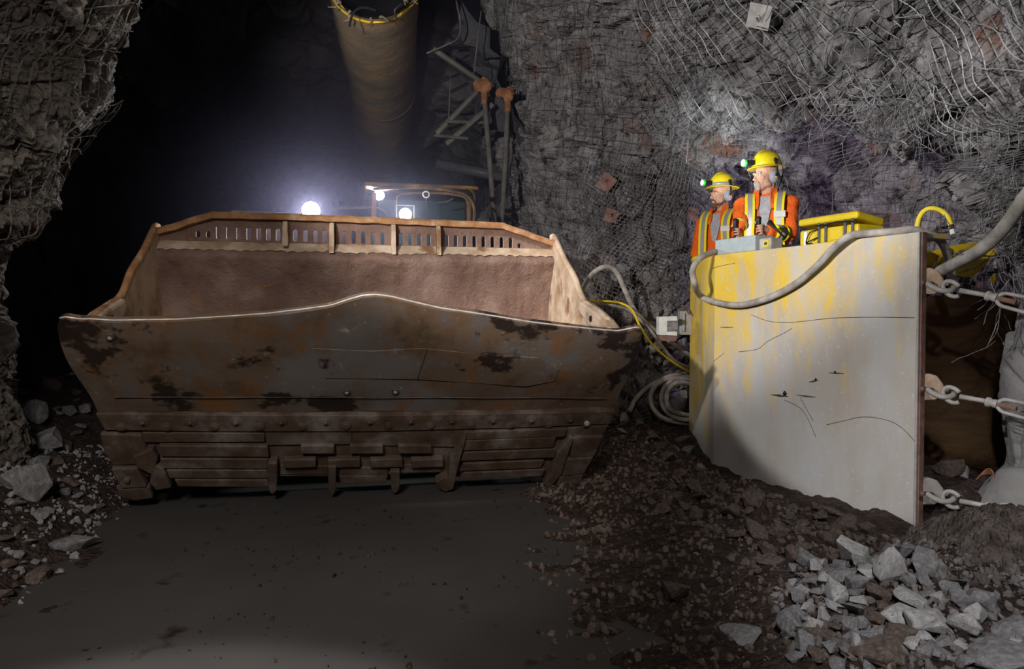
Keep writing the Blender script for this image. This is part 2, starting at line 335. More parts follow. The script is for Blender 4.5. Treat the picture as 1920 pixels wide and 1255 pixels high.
def ground():
    mb = MB(); xs = []; x = -4.6
    nx = 250; ny = 240; P = []
    for i in range(nx):
        x = -4.6 + 8.6*i/(nx-1)
        for j in range(ny):
            y = 1.2 + 7.8*(j/(ny-1))**1.35
            P.append(Vector((x, y, gz(x, y))))
    mb.grid(P, nx, ny)
    o = mb.build('floor', gravel_m, sm=True, origin=(0, 0, 0), fixn=False); tag(o, kind='structure')
    # far tunnel floor
    mb = MB(); P = []
    for i in range(30):
        for j in range(30):
            x = -9 + 11*i/29; y = 8.9 + 16*j/29; P.append(Vector((x, y, -0.05 + 0.08*noise.noise(Vector((x, y, 0))))))
    mb.grid(P, 30, 30); o = mb.build('floor', gravel_m, sm=True, origin=(0, 0, 0), fixn=False); tag(o, kind='structure')
    mb = MB(); P = []
    for i in range(60):
        for j in range(60):
            x = -3.6 + 4.7*i/59; y = 1.2 + 7*j/59; P.append(Vector((x, y, 0.0)))
    mb.grid(P, 60, 60); o = mb.build('puddle', water_m, sm=True, origin=(0, 0, 0), fixn=False)
    tag(o, 'wide flat puddle of muddy grey water in front of the bucket', 'puddle', kind='stuff')
ground()
def ground_hit(px, py):
    d = ray(px, py); t = 1.0
    for k in range(600):
        p = CAM + d*t
        if p.z < gbase(p.x, p.y): break
        t += 0.02
    return p

# ------------------------------------------------------------------ rock walls
def cr(p0, p1, p2, p3, t):
    return 0.5*((2*p1) + (p2-p0)*t + (2*p0-5*p1+4*p2-p3)*t*t + (3*p1-p0-3*p2+p3)*t**3)
class Surf:
    """surface through a grid of control points; eval(u, v) with u over columns, v over rows (0..1)"""
    def __init__(s, C): s.C = C; s.nr = len(C); s.nc = len(C[0])
    def ev(s, u, v):
        a = max(0.0, min(u, 0.99999))*(s.nc-1); b = max(0.0, min(v, 0.99999))*(s.nr-1)
        i = int(a); j = int(b); ta = a-i; tb = b-j
        row = []
        for k in (-1, 0, 1, 2):
            R = s.C[max(0, min(s.nr-1, j+k))]
            row.append(cr(R[max(i-1, 0)], R[i], R[min(i+1, s.nc-1)], R[min(i+2, s.nc-1)], ta))
        return cr(row[0], row[1], row[2], row[3], tb)
    def nrm(s, u, v):
        e = 0.01; a = s.ev(u+e, v) - s.ev(u-e, v); b = s.ev(u, v+e) - s.ev(u, v-e)
        n = a.cross(b).normalized(); p = s.ev(u, v)
        if n.dot(CAM - p) < 0 and s.face: n = -n
        return n
    face = True
def facet(p, sc, amp):
    q = p*sc; d, pts = noise.voronoi(q); c = pts[0]
    cv = noise.cell_vector(c*7.31 + Vector((3.1, 1.7, 9.2)))
    tilt = noise.cell_vector(c*5.13 + Vector((13.1, 5.7, 2.2))) - Vector((0.5, 0.5, 0.5))
    crack = -0.5*smooth(0.10, 0.0, d[1]-d[0])
    return amp*((cv.x - 0.5)*1.3 + (q - c).dot(tilt)*1.5 + crack)
def rockdisp(p, k=1.0):
    w = Vector((p.x, p.y*1.0, p.z*0.8)) + 0.25*Vector((noise.noise(p*1.7), noise.noise(p*1.7+Vector((9, 0, 0))), noise.noise(p*1.7+Vector((0, 9, 0)))))
    return k*(0.20*noise.noise(p*0.8) + facet(w, 1.9, 0.17) + facet(w, 5.2, 0.07) + facet(w, 12.0, 0.022) + 0.02*noise.noise(p*11))
def wall_mesh(sf, nu, nv, name, m, k=1.0, disp=rockdisp, fade=None):
    base = [[sf.ev(i/(nu-1), j/(nv-1)) for j in range(nv)] for i in range(nu)]
    P = []
    for i in range(nu):
        for j in range(nv):
            p = base[i][j]
            a = base[min(i+1, nu-1)][j] - base[max(i-1, 0)][j]; b = base[i][min(j+1, nv-1)] - base[i][max(j-1, 0)]
            n = b.cross(a)
            if n.length > 1e-12: n.normalize()
            if sf.flip: n = -n
            kk = k*(fade(i/(nu-1), j/(nv-1)) if fade else 1)
            P.append(p + n*disp(p, kk))
    mb = MB(); mb.grid(P, nu, nv)
    o = mb.build(name, m, sm=False, origin=(0, 0, 0), fixn=False); return tag(o, kind='structure')

RC = [915, 960, 1020, 1110, 1210, 1310, 1420, 1530, 1630, 1730, 1830, 1930, 2060, 2250]
RR = [
 (-420, [6.6, 6.0, 5.6, 5.1, 4.7, 4.3, 4.0, 3.7, 3.5, 3.3, 3.2, 3.05, 2.9, 2.6]),
 (-200, [7.4, 6.8, 6.3, 5.7, 5.2, 4.8, 4.5, 4.2, 3.95, 3.75, 3.55, 3.35, 3.1, 2.8]),
 (-40,  [8.2, 7.5, 6.8, 6.2, 5.7, 5.3, 4.9, 4.6, 4.3, 4.05, 3.8, 3.5, 3.2, 2.9]),
 (70,   [9.0, 7.9, 7.2, 6.5, 6.0, 5.6, 5.2, 4.85, 4.55, 4.3, 3.95, 3.6, 3.3, 2.95]),
 (150,  [10.5, 8.3, 7.4, 6.7, 6.2, 5.8, 5.4, 5.0, 4.7, 4.4, 4.05, 3.65, 3.3, 2.95]),
 (215,  [11.0, 8.6, 7.5, 6.8, 6.4, 6.0, 5.6, 5.2, 4.8, 4.5, 4.1, 3.7, 3.3, 2.95]),
 (265,  [11.5, 8.8, 7.6, 6.9, 6.6, 6.4, 6.3, 6.2, 5.4, 4.75, 4.2, 3.75, 3.35, 2.95]),
 (310,  [11.5, 8.8, 7.6, 6.95, 6.7, 6.7, 6.9, 6.8, 6.2, 5.5, 4.5, 3.85, 3.4, 2.95]),
 (390,  [11.5, 8.8, 7.6, 6.95, 6.75, 6.9, 7.1, 7.0, 6.5, 5.9, 5.1, 4.0, 3.45, 3.0]),
 (500,  [11.0, 8.6, 7.5, 6.9, 6.7, 6.95, 7.15, 7.1, 6.6, 6.1, 5.6, 4.6, 3.6, 3.1]),
 (640,  [10.5, 8.3, 7.4, 6.8, 6.65, 6.9, 7.1, 7.0, 6.6, 6.2, 5.8, 5.2, 4.4, 3.8]),
 (780,  [10.0, 8.1, 7.2, 6.6, 6.5, 6.8, 7.0, 6.9, 6.5, 6.2, 5.8, 5.3, 4.8, 4.2]),
 (960,  [9.6, 7.9, 7.0, 6.5, 6.4, 6.7, 6.9, 6.8, 6.4, 6.1, 5.8, 5.3, 4.8, 4.2]),
]
RW = Surf([[at(px, py, Y) for px, Y in zip(RC, row)] for py, row in RR]); RW.flip = False
_n = RW.ev(0.51, 0.5) - RW.ev(0.49, 0.5); _m = RW.ev(0.5, 0.51) - RW.ev(0.5, 0.49)
RW.flip = _m.cross(_n).dot(CAM - RW.ev(0.5, 0.5)) < 0
wall_mesh(RW, 420, 330, 'wall_right', rock_m)
# pale corner of rock at the right, in front of the cavity
SIL = [(470, 1990), (540, 1935), (600, 1908), (650, 1890), (700, 1876), (750, 1872), (810, 1882), (862, 1884), (890, 1858), (930, 1828), (965, 1812), (1010, 1806), (1060, 1835), (1100, 1850), (1150, 1890), (1230, 1905), (1400, 1920)]
PW = Surf([[at(px+110, py, 5.2), at(px+18, py, 4.7), at(px, py, 4.25), at(px+16, py, 4.0), at(px+60, py, 3.85), at(px+150, py, 3.7), at(px+300, py, 3.3), at(px+520, py, 2.7)] for py, px in SIL])
PW.flip = False
_n = PW.ev(0.61, 0.5) - PW.ev(0.59, 0.5); _m = PW.ev(0.6, 0.51) - PW.ev(0.6, 0.49)
PW.flip = _m.cross(_n).dot(CAM - PW.ev(0.6, 0.5)) < 0
def smalldisp(p, k=1.0): return k*(0.05*noise.noise(p*2.0) + facet(p, 2.3, 0.05) + 0.006*noise.noise(p*14))
wall_mesh(PW, 110, 150, 'wall_right', pale_m, 0.8, smalldisp)
# left overhang of shotcrete and mesh
LS = [(-420, 420), (-200, 330), (-60, 275), (0, 250), (55, 236), (105, 196), (160, 188), (205, 172), (265, 125), (325, 88), (380, 70), (438, 62), (452, 30), (480, 14), (560, 12), (640, 24), (720, 20), (800, 40), (900, 30), (1000, 10), (1100, -30)]
def lrow(py, px):
    up = py < 445
    Y = 3.5 if up else 4.3
    return [at(px-700, py, Y-1.5), at(px-420, py, Y-0.9), at(px-230, py, Y-0.5), at(px-110, py, Y-0.25), at(px-40, py, Y-0.08), at(px-8, py, Y+0.1), at(px, py, Y+0.35), at(px-14, py, Y+0.9), at(px-60, py, Y+2.2), at(px+20, py, Y+5.5)]
LW = Surf([lrow(py, px) for py, px in LS]); LW.flip = False
_n = LW.ev(0.31, 0.3) - LW.ev(0.29, 0.3); _m = LW.ev(0.3, 0.31) - LW.ev(0.3, 0.29)
LW.flip = _m.cross(_n).dot(CAM - LW.ev(0.3, 0.3)) < 0
def shotdisp(p, k=1.0): return k*(0.11*noise.noise(p*1.8) + facet(p, 3.5, 0.06) + 0.035*noise.noise(p*9) + 0.028*noise.noise(p*22) + 0.016*noise.noise(p*45))
wall_mesh(LW, 230, 330, 'wall_left', shot_m, 1.0, shotdisp)
# dark tunnel: vaulted roof and far walls
def tunnel():
    mb = MB(); P = []; nu, nv = 90, 90
    for i in range(nu):
        y = 7.6 + 17.5*i/(nu-1)
        cx = -2.3 - 0.20*(y-7.6)
        for j in range(nv):
            a = PI*(-0.12) + PI*1.24*j/(nv-1)
            p = Vector((cx + 2.95*math.cos(a), y, 1.5 + 3.75*math.sin(a)))
            n = Vector((-math.cos(a), 0, -math.sin(a)))
            P.append(p + n*(0.35*noise.noise(p*0.7) + facet(p, 1.2, 0.25) + facet(p, 3.5, 0.08)))
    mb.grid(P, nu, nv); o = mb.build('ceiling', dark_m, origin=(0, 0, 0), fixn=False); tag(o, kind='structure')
    mb = MB(); P = []
    for i in range(30):
        for j in range(30):
            x = -11 + 12*i/29; z = -1 + 8*j/29; P.append(Vector((x, 24 + 0.8*noise.noise(Vector((x*.5, z*.5, 0))), z)))
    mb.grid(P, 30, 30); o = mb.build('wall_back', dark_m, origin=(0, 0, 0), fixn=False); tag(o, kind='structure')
    mb = MB(); P = []
    for i in range(50):
        for j in range(50):
            y = 3.0 + 6.5*i/49; z = -0.6 + 6.5*j/49; p = Vector((-4.75 - 0.10*(y-3), y, z))
            P.append(p + Vector((1, 0, 0))*(0.3*noise.noise(p*0.8) + facet(p, 1.5, 0.2) + facet(p, 4, 0.07)))
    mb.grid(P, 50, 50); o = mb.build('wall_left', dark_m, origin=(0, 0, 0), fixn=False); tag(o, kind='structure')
    # roof over the camera, closing the drift
    mb = MB(); P = []
    for i in range(60):
        for j in range(60):
            x = -5.5 + 10*i/59; y = -3 + 11.0*j/59
            z = 5.05 + 0.25*smooth(3, 7, y) - 0.16*(max(0, abs(x+0.9)-1.5))**2
            p = Vector((x, y, z)); P.append(p + Vector((0, 0, 0.25*noise.noise(p))))
    mb.grid(P, 60, 60); o = mb.build('ceiling', dark_m, origin=(0, 0, 0), fixn=False); tag(o, kind='structure')
tunnel()

# ------------------------------------------------------------------ wire mesh on the walls
def arc_table(f, n=200):
    L = [0.0]; p = f(0)
    for i in range(1, n+1):
        q = f(i/n); L.append(L[-1] + (q-p).length); p = q
    return L
def inv_arc(T, s):
    for i in range(1, len(T)):
        if T[i] >= s: return (i - 1 + (s - T[i-1])/max(1e-9, T[i]-T[i-1]))/(len(T)-1)
    return 1.0
def netting(sf, u0, u1, v0, v1, step, r, seed, off, name, label, diag=0.0, wob=0.03, m=wire_m, skip=0.0, group=None, disp=rockdisp, dens=70):
    rnd = random.Random(seed); mb = MB()
    TU = arc_table(lambda t: sf.ev(t, (v0+v1)/2)); TV = arc_table(lambda t: sf.ev((u0+u1)/2, t))
    LU = TU[-1]; LV = TV[-1]
    a0, a1 = TU[int(u0*200)], TU[min(200, int(u1*200))]; b0, b1 = TV[int(v0*200)], TV[min(200, int(v1*200))]
    def P(a, b):
        k = Vector((a*0.9+seed, b*0.9, seed)); a2 = a + 0.16*noise.noise(k) + wob*noise.noise(k*4.3); b2 = b + 0.16*noise.noise(k+Vector((5, 5, 5))) + wob*noise.noise(k*4.3+Vector((7, 7, 7)))
        u = inv_arc(TU, a2); v = inv_arc(TV, b2)
        if not (0.002 < u < 0.998 and 0.002 < v < 0.998): return None
        p = sf.ev(u, v); n = sf.nrmf(u, v)
        d = 0.20*noise.noise(p*0.8) if disp is rockdisp else 0.0
        return p + n*(d + off + 0.05*noise.noise(p*2.2+Vector((seed, 0, 0))) + 0.03*noise.noise(p*6))
    def line(f, n):
        seg = []
        for k in range(n+1):
            q = f(k/n)
            if q is None:
                if len(seg) > 3: mb.tube(seg, r, 3, False)
                seg = []
            else: seg.append(q)
        if len(seg) > 3: mb.tube(seg, r, 3, False)
    H = b1-b0; Wd = a1-a0
    x = a0 - abs(diag)*H
    while x < a1 + abs(diag)*H:
        if rnd.random() > skip:
            line(lambda t, x=x: (lambda a, b: P(a, b) if a0 <= a <= a1 else None)(x + diag*H*(t-0.5)*2, b0 + H*t), dens)
        x += step*rnd.uniform(0.9, 1.1)
    y = b0 - abs(diag)*Wd
    while y < b1 + abs(diag)*Wd:
        if rnd.random() > skip:
            line(lambda t, y=y: (lambda a, b: P(a, b) if b0 <= b <= b1 else None)(a0 + Wd*t, y - diag*Wd*(t-0.5)*2), dens)
        y += step*rnd.uniform(0.9, 1.1)
    o = mb.build(name, m, sm=False, origin=(0, 0, 0), fixn=False)
    return tag(o, label, 'wire mesh', group)
def nrmf(self, u, v):
    e = 0.02; a = self.ev(u+e, v) - self.ev(u-e, v); b = self.ev(u, v+e) - self.ev(u, v-e)
    n = b.cross(a)
    n = n.normalized() if n.length > 1e-12 else Vector((0, -1, 0))
    return -n if self.flip else n
Surf.nrmf = nrmf
netting(RW, 0.02, 0.42, 0.02, 0.80, 0.105, 0.0028, 11, 0.07, 'wire_mesh_screen', 'square grid wire mesh draped over the tunnel-side rock wall', dens=110)
netting(RW, 0.30, 0.98, 0.02, 0.46, 0.105, 0.0032, 12, 0.09, 'wire_mesh_screen', 'wire mesh hung over the roof rock above the two workers', diag=0.42, dens=110)
netting(RW, 0.42, 0.96, 0.42, 0.85, 0.11, 0.0028, 13, 0.05, 'wire_mesh_screen', 'square grid wire mesh lining the recess behind the workers', dens=90)
netting(RW, 0.48, 0.98, 0.04, 0.40, 0.15, 0.0032, 14, 0.16, 'wire_mesh_screen', 'tangled loose wire mesh sagging from the roof above the yellow case', diag=-0.25, wob=0.14, skip=0.15, dens=110)
netting(RW, 0.22, 0.40, 0.56, 0.80, 0.08, 0.0028, 15, 0.10, 'chain_link_netting', 'diamond chain link netting hanging on the wall above the white channel', diag=0.9, wob=0.01, dens=70)
netting(LW, 0.14, 0.62, 0.10, 0.56, 0.10, 0.0035, 16, 0.05, 'wire_mesh_screen', 'dusty wire mesh embedded in the rough rock overhang at the tunnel mouth', m=shot_m, disp=shotdisp, wob=0.05, dens=90)
netting(LW, 0.46, 0.62, 0.30, 0.46, 0.07, 0.004, 17, 0.08, 'wire_mesh_screen', 'loose flap of wire mesh bulging off the edge of the rough rock overhang', m=shot_m, disp=shotdisp, wob=0.08, dens=40)
def strands(n, cpx, cpy, spx, spy, Y0, Y1, seed, label, down=0.4):
    rnd = random.Random(seed); mb = MB()
    for k in range(n):
        px = rnd.gauss(cpx, spx); py = rnd.gauss(cpy, spy); Y = rnd.uniform(Y0, Y1); p = at(px, py, Y)
        d = Vector((rnd.gauss(0, 1), rnd.gauss(0, 0.4), rnd.gauss(-down, 1))).normalized(); pts = [p]
        bend = Vector((rnd.gauss(0, 1), rnd.gauss(0, 1), rnd.gauss(0, 1)))*0.25
        for i in range(12):
            d = (d + bend*0.3 + Vector((rnd.gauss(0, .12), rnd.gauss(0, .12), rnd.gauss(0, .12)))).normalized(); p = p + d*rnd.uniform(0.015, 0.035); pts.append(p.copy())
        mb.tube(pts, 0.0024, 4)
    o = mb.build('loose_wire', wire_m, sm=True, origin=(0, 0, 0), fixn=False); return tag(o, label, 'wire', kind='stuff')
strands(60, 1888, 470, 16, 70, 3.7, 4.1, 5, 'tangle of loose grey wires hanging beside the yellow hopper', 1.4)
strands(150, 1690, 200, 110, 45, 4.15, 4.5, 6, 'loose tangled wire ends under the roof above the recess', 0.2)
strands(45, 1890, 280, 40, 90, 3.6, 3.9, 8, 'loose wires dangling down the rock above the top turnbuckle', 1.2)

# rock-bolt plates
def bolt_plate(px, py, s, rot, label, m=rustp_m, lift=0.10):
    # nearest wall point under the pixel
    best = None
    for i in range(60):
        for j in range(60):
            p = RW.ev(i/59, j/59); d = (p - CAM); q = ray(px, py).normalized()
            e = (d - q*d.dot(q)).length
            if best is None or e < best[0]: best = (e, i/59, j/59)
    u, v = best[1], best[2]; n = RW.nrmf(u, v); p = on_plane(px, py, RW.ev(u, v), n) + n*(lift + 0.2*noise.noise(RW.ev(u, v)*0.8))
    n = (n + Vector((0.1, -0.2, 0.1))).normalized()
    a = n.cross(Vector((0, 0, 1))).normalized(); b = a.cross(n)
    a2 = a*math.cos(rot) + b*math.sin(rot); b2 = n.cross(a2)
    r = empty('rock_bolt', p, label, 'rock bolt', 'rock bolt plates on the wall')
    mb = MB().box(p, (s, s, 0.008), (a2, b2, n)); mb.box(p + n*0.008, (s*0.5, s*0.5, 0.016), (a2, b2, n), 0.5); mb.build('bearing_plate', m, r)
    MB().lathe([(0.018, 0), (0.018, 0.02), (0.010, 0.022), (0.010, 0.06)], p + n*0.014, n, 6).build('bolt_head', m, r)
bolt_plate(1146, 345, 0.15, 0.7, 'rusty square rock bolt plate, higher of the two left of the shorter worker')
bolt_plate(1151, 410, 0.13, 0.3, 'rusty square rock bolt plate, lower one just above the grey hose loop')
bolt_plate(1287, 402, 0.13, 0.2, 'rusty square rock bolt plate beside the shorter worker shoulder')
bolt_plate(1437, 20, 0.17, 0.5, 'grey square rock bolt plate high on the roof over the helmets', steelg_m)
bolt_plate(1645, 275, 0.12, 0.4, 'small rusty rock bolt plate in the recess right of the taller worker')

# ------------------------------------------------------------------ the loader
TH = 0.218; BO = Vector((-0.80, 3.85, 0)); BU = Vector((math.cos(TH), math.sin(TH), 0)); BV = Vector((-math.sin(TH), math.cos(TH), 0)); BZ = Vector((0, 0, 1))
def B3(u, v, z): return BO + BU*u + BV*v + BZ*z
def plane2(v0, z0, v1, z1):
    t = (BV*(v1-v0) + BZ*(z1-z0)).normalized(); n = BU.cross(t).normalized()
    if n.dot(CAM - B3(0, v0, z0)) < 0: n = -n
    return B3(0, v0, z0), n, t
PA = plane2(0.08, 1.20, 0.57, 0.65); PB = plane2(0.57, 0.65, 0.90, 0.10)
def onA(px, py, h=0): return on_plane(px, py, PA[0], PA[1]) + PA[1]*h
def onB(px, py, h=0): return on_plane(px, py, PB[0], PB[1]) + PB[1]*h
loader = empty('underground_loader', B3(0, 2.5, 0), 'large low mining loader carrying a rusty steel bucket, headlamps lit, standing in the puddle', 'loader')
HW = 1.56
def bucket():
    # underside plate as one curved shell between lip and seam; lip outline traced
    lip = [(110, 602), (118, 599), (150, 604), (165, 603), (210, 606), (330, 604), (415, 599), (500, 593), (560, 586), (620, 578), (655, 566), (680, 559), (705, 557), (735, 561), (780, 572), (830, 583), (880, 590), (950, 601), (1000, 609), (1060, 616), (1120, 622), (1160, 625), (1195, 618), (1204, 620)]
    seam = [(183, 770), (1150, 766)]
    n = 96; m = 18; rows = []
    def interp(L, t):
        x = lerp(L[0][0], L[-1][0], t)
        for a, b in zip(L[:-1], L[1:]):
            if a[0] <= x <= b[0]: return (x, lerp(a[1], b[1], (x-a[0])/max(1e-6, b[0]-a[0])))
        return L[-1]
    top = []; bot = []
    for i in range(n+1):
        t = i/n; top.append(onA(*interp(lip, t))); x = lerp(183, 1152, t); bot.append(onA(x, 771 - 5*t + 3*math.sin(PI*t)))
    F = []
    for i in range(n+1):
        t = i/n; L = []
        for j in range(m+1):
            s = j/m; p = top[i].lerp(bot[i], s); p = p + BU*(math.sin(PI*min(1, s*1.15)**0.8)*(-0.055*math.exp(-t*14) + 0.035*math.exp(-(1-t)*14)))
            side = -0.012*math.exp(-min(t, 1-t)*50)              # the wings turn back at both ends
            dent = 0.012*noise.noise(Vector((t*9, s*3, 2))) + 0.012*math.sin(PI*s)
            L.append(p + PA[1]*(dent + side*3*math.sin(PI*min(1, s*1.1)) if True else 0))
        F.append(L)
    mb = MB(); P = []
    for i in range(n+1):
        for j in range(m+1): P.append(F[i][j])
    k = len(P); mb.grid(P, n+1, m+1)
    # thickness: back surface
    P2 = [p - PA[1]*0.05 for p in P]; base = len(mb.v); mb.v += P2
    for i in range(n):
        for j in range(m):
            a = base + i*(m+1) + j; mb.f.append((a, a+1, a+m+2, a+m+1))
    for i in range(n):
        a = i*(m+1); b = (i+1)*(m+1); mb.f.append((a, b, base+b, base+a)); mb.f.append((a+m, base+a+m, base+b+m, b+m))
    for j in range(m):
        mb.f.append((j, base+j, base+j+1, j+1)); a = n*(m+1)+j; mb.f.append((a, a+1, base+a+1, base+a))
    bk = mb.build('bucket', under_m, loader, sm=True); bk['label'] = 'rust stained scoop with raised pointed lip'
    e = bk.modifiers.new('edge', 'EDGE_SPLIT'); e.split_angle = math.radians(50)
    # bright worn lip edge
    MB().tube([p + PA[1]*0.004 + BZ*0.004 - PA[1]*0.02 for p in top], 0.0055, 6).build('lip_edge', bright_m, bk, sm=True)
    # liner plate outline on the underside (raised sheet) : traced
    pl = [(585, 650), (700, 655), (790, 650), (905, 661), (1010, 668), (1048, 690), (1038, 712), (985, 722), (900, 716), (780, 708), (610, 706)]
    MB().prism([onA(x, y, 0.010) for x, y in pl], PA[1]*0.008).build('repair_plate', under_m, bk, bevel=0.003)
    # long weld line and lower strip
    MB().tube([onA(x, 742 + 0.002*(x-600), 0.016) for x in range(215, 1145, 20)], 0.003, 5).build('weld_seam', wear_m, bk)
    MB().tube([onA(590+(i*0.5), 648+i*0.9, 0.018) for i in range(0, 0)] or [onA(800, 652, 0.02), onA(782, 708, 0.02)], 0.003, 5).build('weld_seam', wear_m, bk)
    for x, y in ((207, 630), (650, 733), (741, 732)):
        h = MB().lathe([(0.026, 0), (0.024, 0.004), (0.014, 0.005), (0.013, 0.001)], onA(x, y, 0.012), PA[1], 14).build('drain_hole', wear_m, bk)
        MB().lathe([(0.011, 0), (0.011, 0.003)], onA(x, y, 0.0165), PA[1], 10).build('worn_plug', bright_m, bk)
    # cutting-edge band with two staggered rows of bolts
    t0 = PB[2]
    band = [(183, 770), (400, 772), (695, 774), (950, 770), (1150, 766)]
    bandb = [(200, 800), (400, 803), (695, 803), (950, 797), (1140, 790)]
    mb = MB(); P = [onB(x, y, 0.035) for x, y in band] + [onB(x, y, 0.035) for x, y in bandb][::-1]
    mb.prism(P, -PB[1]*0.10); mb.build('bolt_band', wear_m, bk, bevel=0.004)
    for k, x in enumerate([271, 359, 444, 528, 611, 693, 769, 846, 922, 994, 1066]):
        y = 784 - 0.006*max(0, x-600) * 1.2
        MB().lathe([(0.040, 0), (0.038, 0.006), (0.026, 0.008), (0.024, 0.012), (0.013, 0.012), (0.012, 0.022), (0.006, 0.026)], onB(x, y, 0.034), PB[1], 14).build('bolt', wear_m, bk, sm=False)
    for k, x in enumerate([230, 316, 403, 488, 568, 650, 728, 806, 882, 955, 1028, 1097]):
        y = 794 - 0.007*max(0, x-500)
        MB().lathe([(0.034, 0), (0.032, 0.006), (0.022, 0.008), (0.020, 0.014), (0.008, 0.016)], onB(x, y, 0.034), PB[1], 14).build('bolt', wear_m, bk)
    # lower belly plate
    lowp = [(200, 800), (1140, 792), (1125, 850), (1095, 890), (860, 885), (640, 893), (480, 893), (300, 895), (245, 890), (215, 850)]
    MB().prism([onB(x, y, 0.0) for x, y in lowp], -PB[1]*0.05).build('belly_plate', wear_m, bk)
    def slab(pts, h0, h1, name='wear_bar', bev=0.006):
        return MB().prism([onB(x, y, h0) for x, y in pts], PB[1]*(h1-h0)).build(name, wear_m, bk, bevel=bev)
    # full-width upper strips
    slab([(268, 806), (497, 807), (497, 824), (272, 824)], 0, 0.03)
    slab([(497, 806), (660, 806), (660, 830), (500, 832)], 0, 0.02, 'belly_segment')
    slab([(660, 806), (869, 800), (858, 836), (660, 832)], 0, 0.018, 'belly_segment')
    # left bank of long bars
    for (y0, y1, xl) in ((828, 848, 300), (852, 870, 303), (873, 888, 315), (891, 904, 330)):
        slab([(xl, y0), (503, y0+1), (506, y1+1), (xl+6, y1)], 0.0, 0.045)
    # right bank of long bars
    for (y0, y1, xr) in ((801, 816, 1062), (817, 836, 1040), (839, 855, 1042), (860, 874, 1018), (877, 889, 1020)):
        slab([(868, y0+2), (xr, y0-4), (xr-6, y1-4), (862, y1+2)], 0.0, 0.045)
    # short blocks in the middle, two staggered rows
    for x0 in (565, 656, 746): slab([(x0, 826), (x0+62, 826), (x0+62, 841), (x0, 841)], 0.02, 0.055)
    for x0 in (533, 615, 694, 770): slab([(x0, 854), (x0+60, 852), (x0+60, 867), (x0, 869)], 0.0, 0.05)
    slab([(525, 872), (615, 872), (615, 889), (525, 889)], 0.0, 0.01, 'belly_segment')
    slab([(638, 874), (728, 874), (726, 888), (636, 888)], 0.0, 0.02, 'belly_segment')
    slab([(636, 889), (727, 889), (723, 903), (638, 903)], 0.0, 0.02, 'belly_segment')
    slab([(750, 870), (830, 868), (826, 884), (752, 886)], 0.0, 0.01, 'belly_segment')
    # vertical heel fins
    for (x, y0, y1, w) in ((513, 855, 912, 18), (623, 862, 914, 16), (740, 872, 912, 18)):
        slab([(x-w/2, y0), (x+w/2, y0), (x+w/2-1, y1-8), (x+3, y1), (x-4, y1), (x-w/2+2, y1-8)], 0.0, 0.07, 'heel_fin')
    slab([(852, 836), (868, 806), (872, 808), (858, 858), (848, 905), (832, 910), (822, 903), (815, 892), (838, 880), (842, 850)], 0.0, 0.07, 'heel_fin')
    # corner shrouds
    for pts, h in (([(190, 806), (268, 808), (282, 845), (262, 864), (215, 866), (198, 840)], 0.04), ([(252, 845), (290, 830), (300, 850), (290, 880), (262, 866)], 0.06), ([(212, 868), (262, 866), (280, 903), (232, 905)], 0.06), ([(222, 906), (284, 903), (290, 925), (255, 930), (225, 922)], 0.05), ([(290, 860), (310, 868), (325, 905), (296, 910), (284, 895)], 0.055)):
        slab(pts, 0.0, h, 'corner_shroud', 0.012)
    for pts, h in (([(1062, 798), (1140, 792), (1128, 812), (1056, 814)], 0.03), ([(1072, 812), (1128, 810), (1112, 848), (1066, 852)], 0.05), ([(1060, 852), (1110, 848), (1092, 880), (1050, 886)], 0.055), ([(1046, 886), (1092, 880), (1085, 903), (1040, 906)], 0.05), ([(1040, 840), (1066, 810), (1072, 812), (1050, 880), (1030, 905), (1015, 900), (1030, 880)], 0.06)):
        slab(pts, 0.0, h, 'corner_shroud', 0.012)
    for sx in (-1, 1):
        MB().lathe([(0.02, 0), (0.018, 0.02), (0.01, 0.022)], onB(243 if sx < 0 else 1097, 886 if sx < 0 else 787, 0.06 if sx < 0 else 0.03), PB[1], 12).build('bolt', bright_m if sx > 0 else wear_m, bk)
    # side plates: profile in (v, z)
    prof = [(0.16, 1.165), (0.22, 1.195), (0.30, 1.225), (0.44, 1.275), (0.54, 1.30), (0.62, 1.31), (0.80, 1.37), (0.90, 1.43), (1.03, 1.55), (1.30, 1.71), (1.52, 1.87), (1.60, 1.925), (1.66, 1.93), (1.74, 1.86), (1.80, 1.5), (1.90, 0.9), (1.75, 0.4), (1.35, 0.22), (0.98, 0.22), (0.66, 0.68)]
    for sx in (-1, 1):
        mb = MB(); mb.prism([B3(sx*(HW-0.045), v, z) for v, z in prof], BU*(sx*0.04))
        mb.build('side_plate', dusty_m, bk, bevel=0.006)
        # rusty thick rim along the top edge, swelling at the pin boss
        rim = curve([B3(sx*(HW-0.025), v, z) for v, z in prof[2:13]], 5)
        MB().tube(rim, 0.024, 8).build('side_rim', edge_m if sx < 0 else dusty_m, bk, sm=True)
        MB().prism([B3(sx*(HW-0.07), v, z) for v, z in ((0.16, 1.17), (0.30, 1.235), (0.44, 1.285), (0.60, 1.325), (0.78, 1.37), (0.82, 1.30), (0.60, 1.18))], BU*(sx*0.09)).build('boss_plate', dusty_m, bk, bevel=0.02)
        MB().lathe([(0.022, 0), (0.022, 0.006)], B3(sx*(HW-0.072), 0.52, 1.24), BU*(-sx), 10).build('slot_hole', black_m, bk)
    # back wall: swept profile
    bp = [(1.67, 1.835), (1.62, 1.81), (1.57, 1.77), (1.53, 1.725), (1.522, 1.70), (1.535, 1.67), (1.58, 1.60), (1.65, 1.45), (1.70, 1.25), (1.70, 1.0), (1.62, 0.72), (1.45, 0.48), (1.15, 0.34), (0.88, 0.44), (0.64, 0.76), (0.42, 1.0), (0.27, 1.13)]
    cp = curve([Vector((0, v, z)) for v, z in bp], 4)
    n = 150; P = []
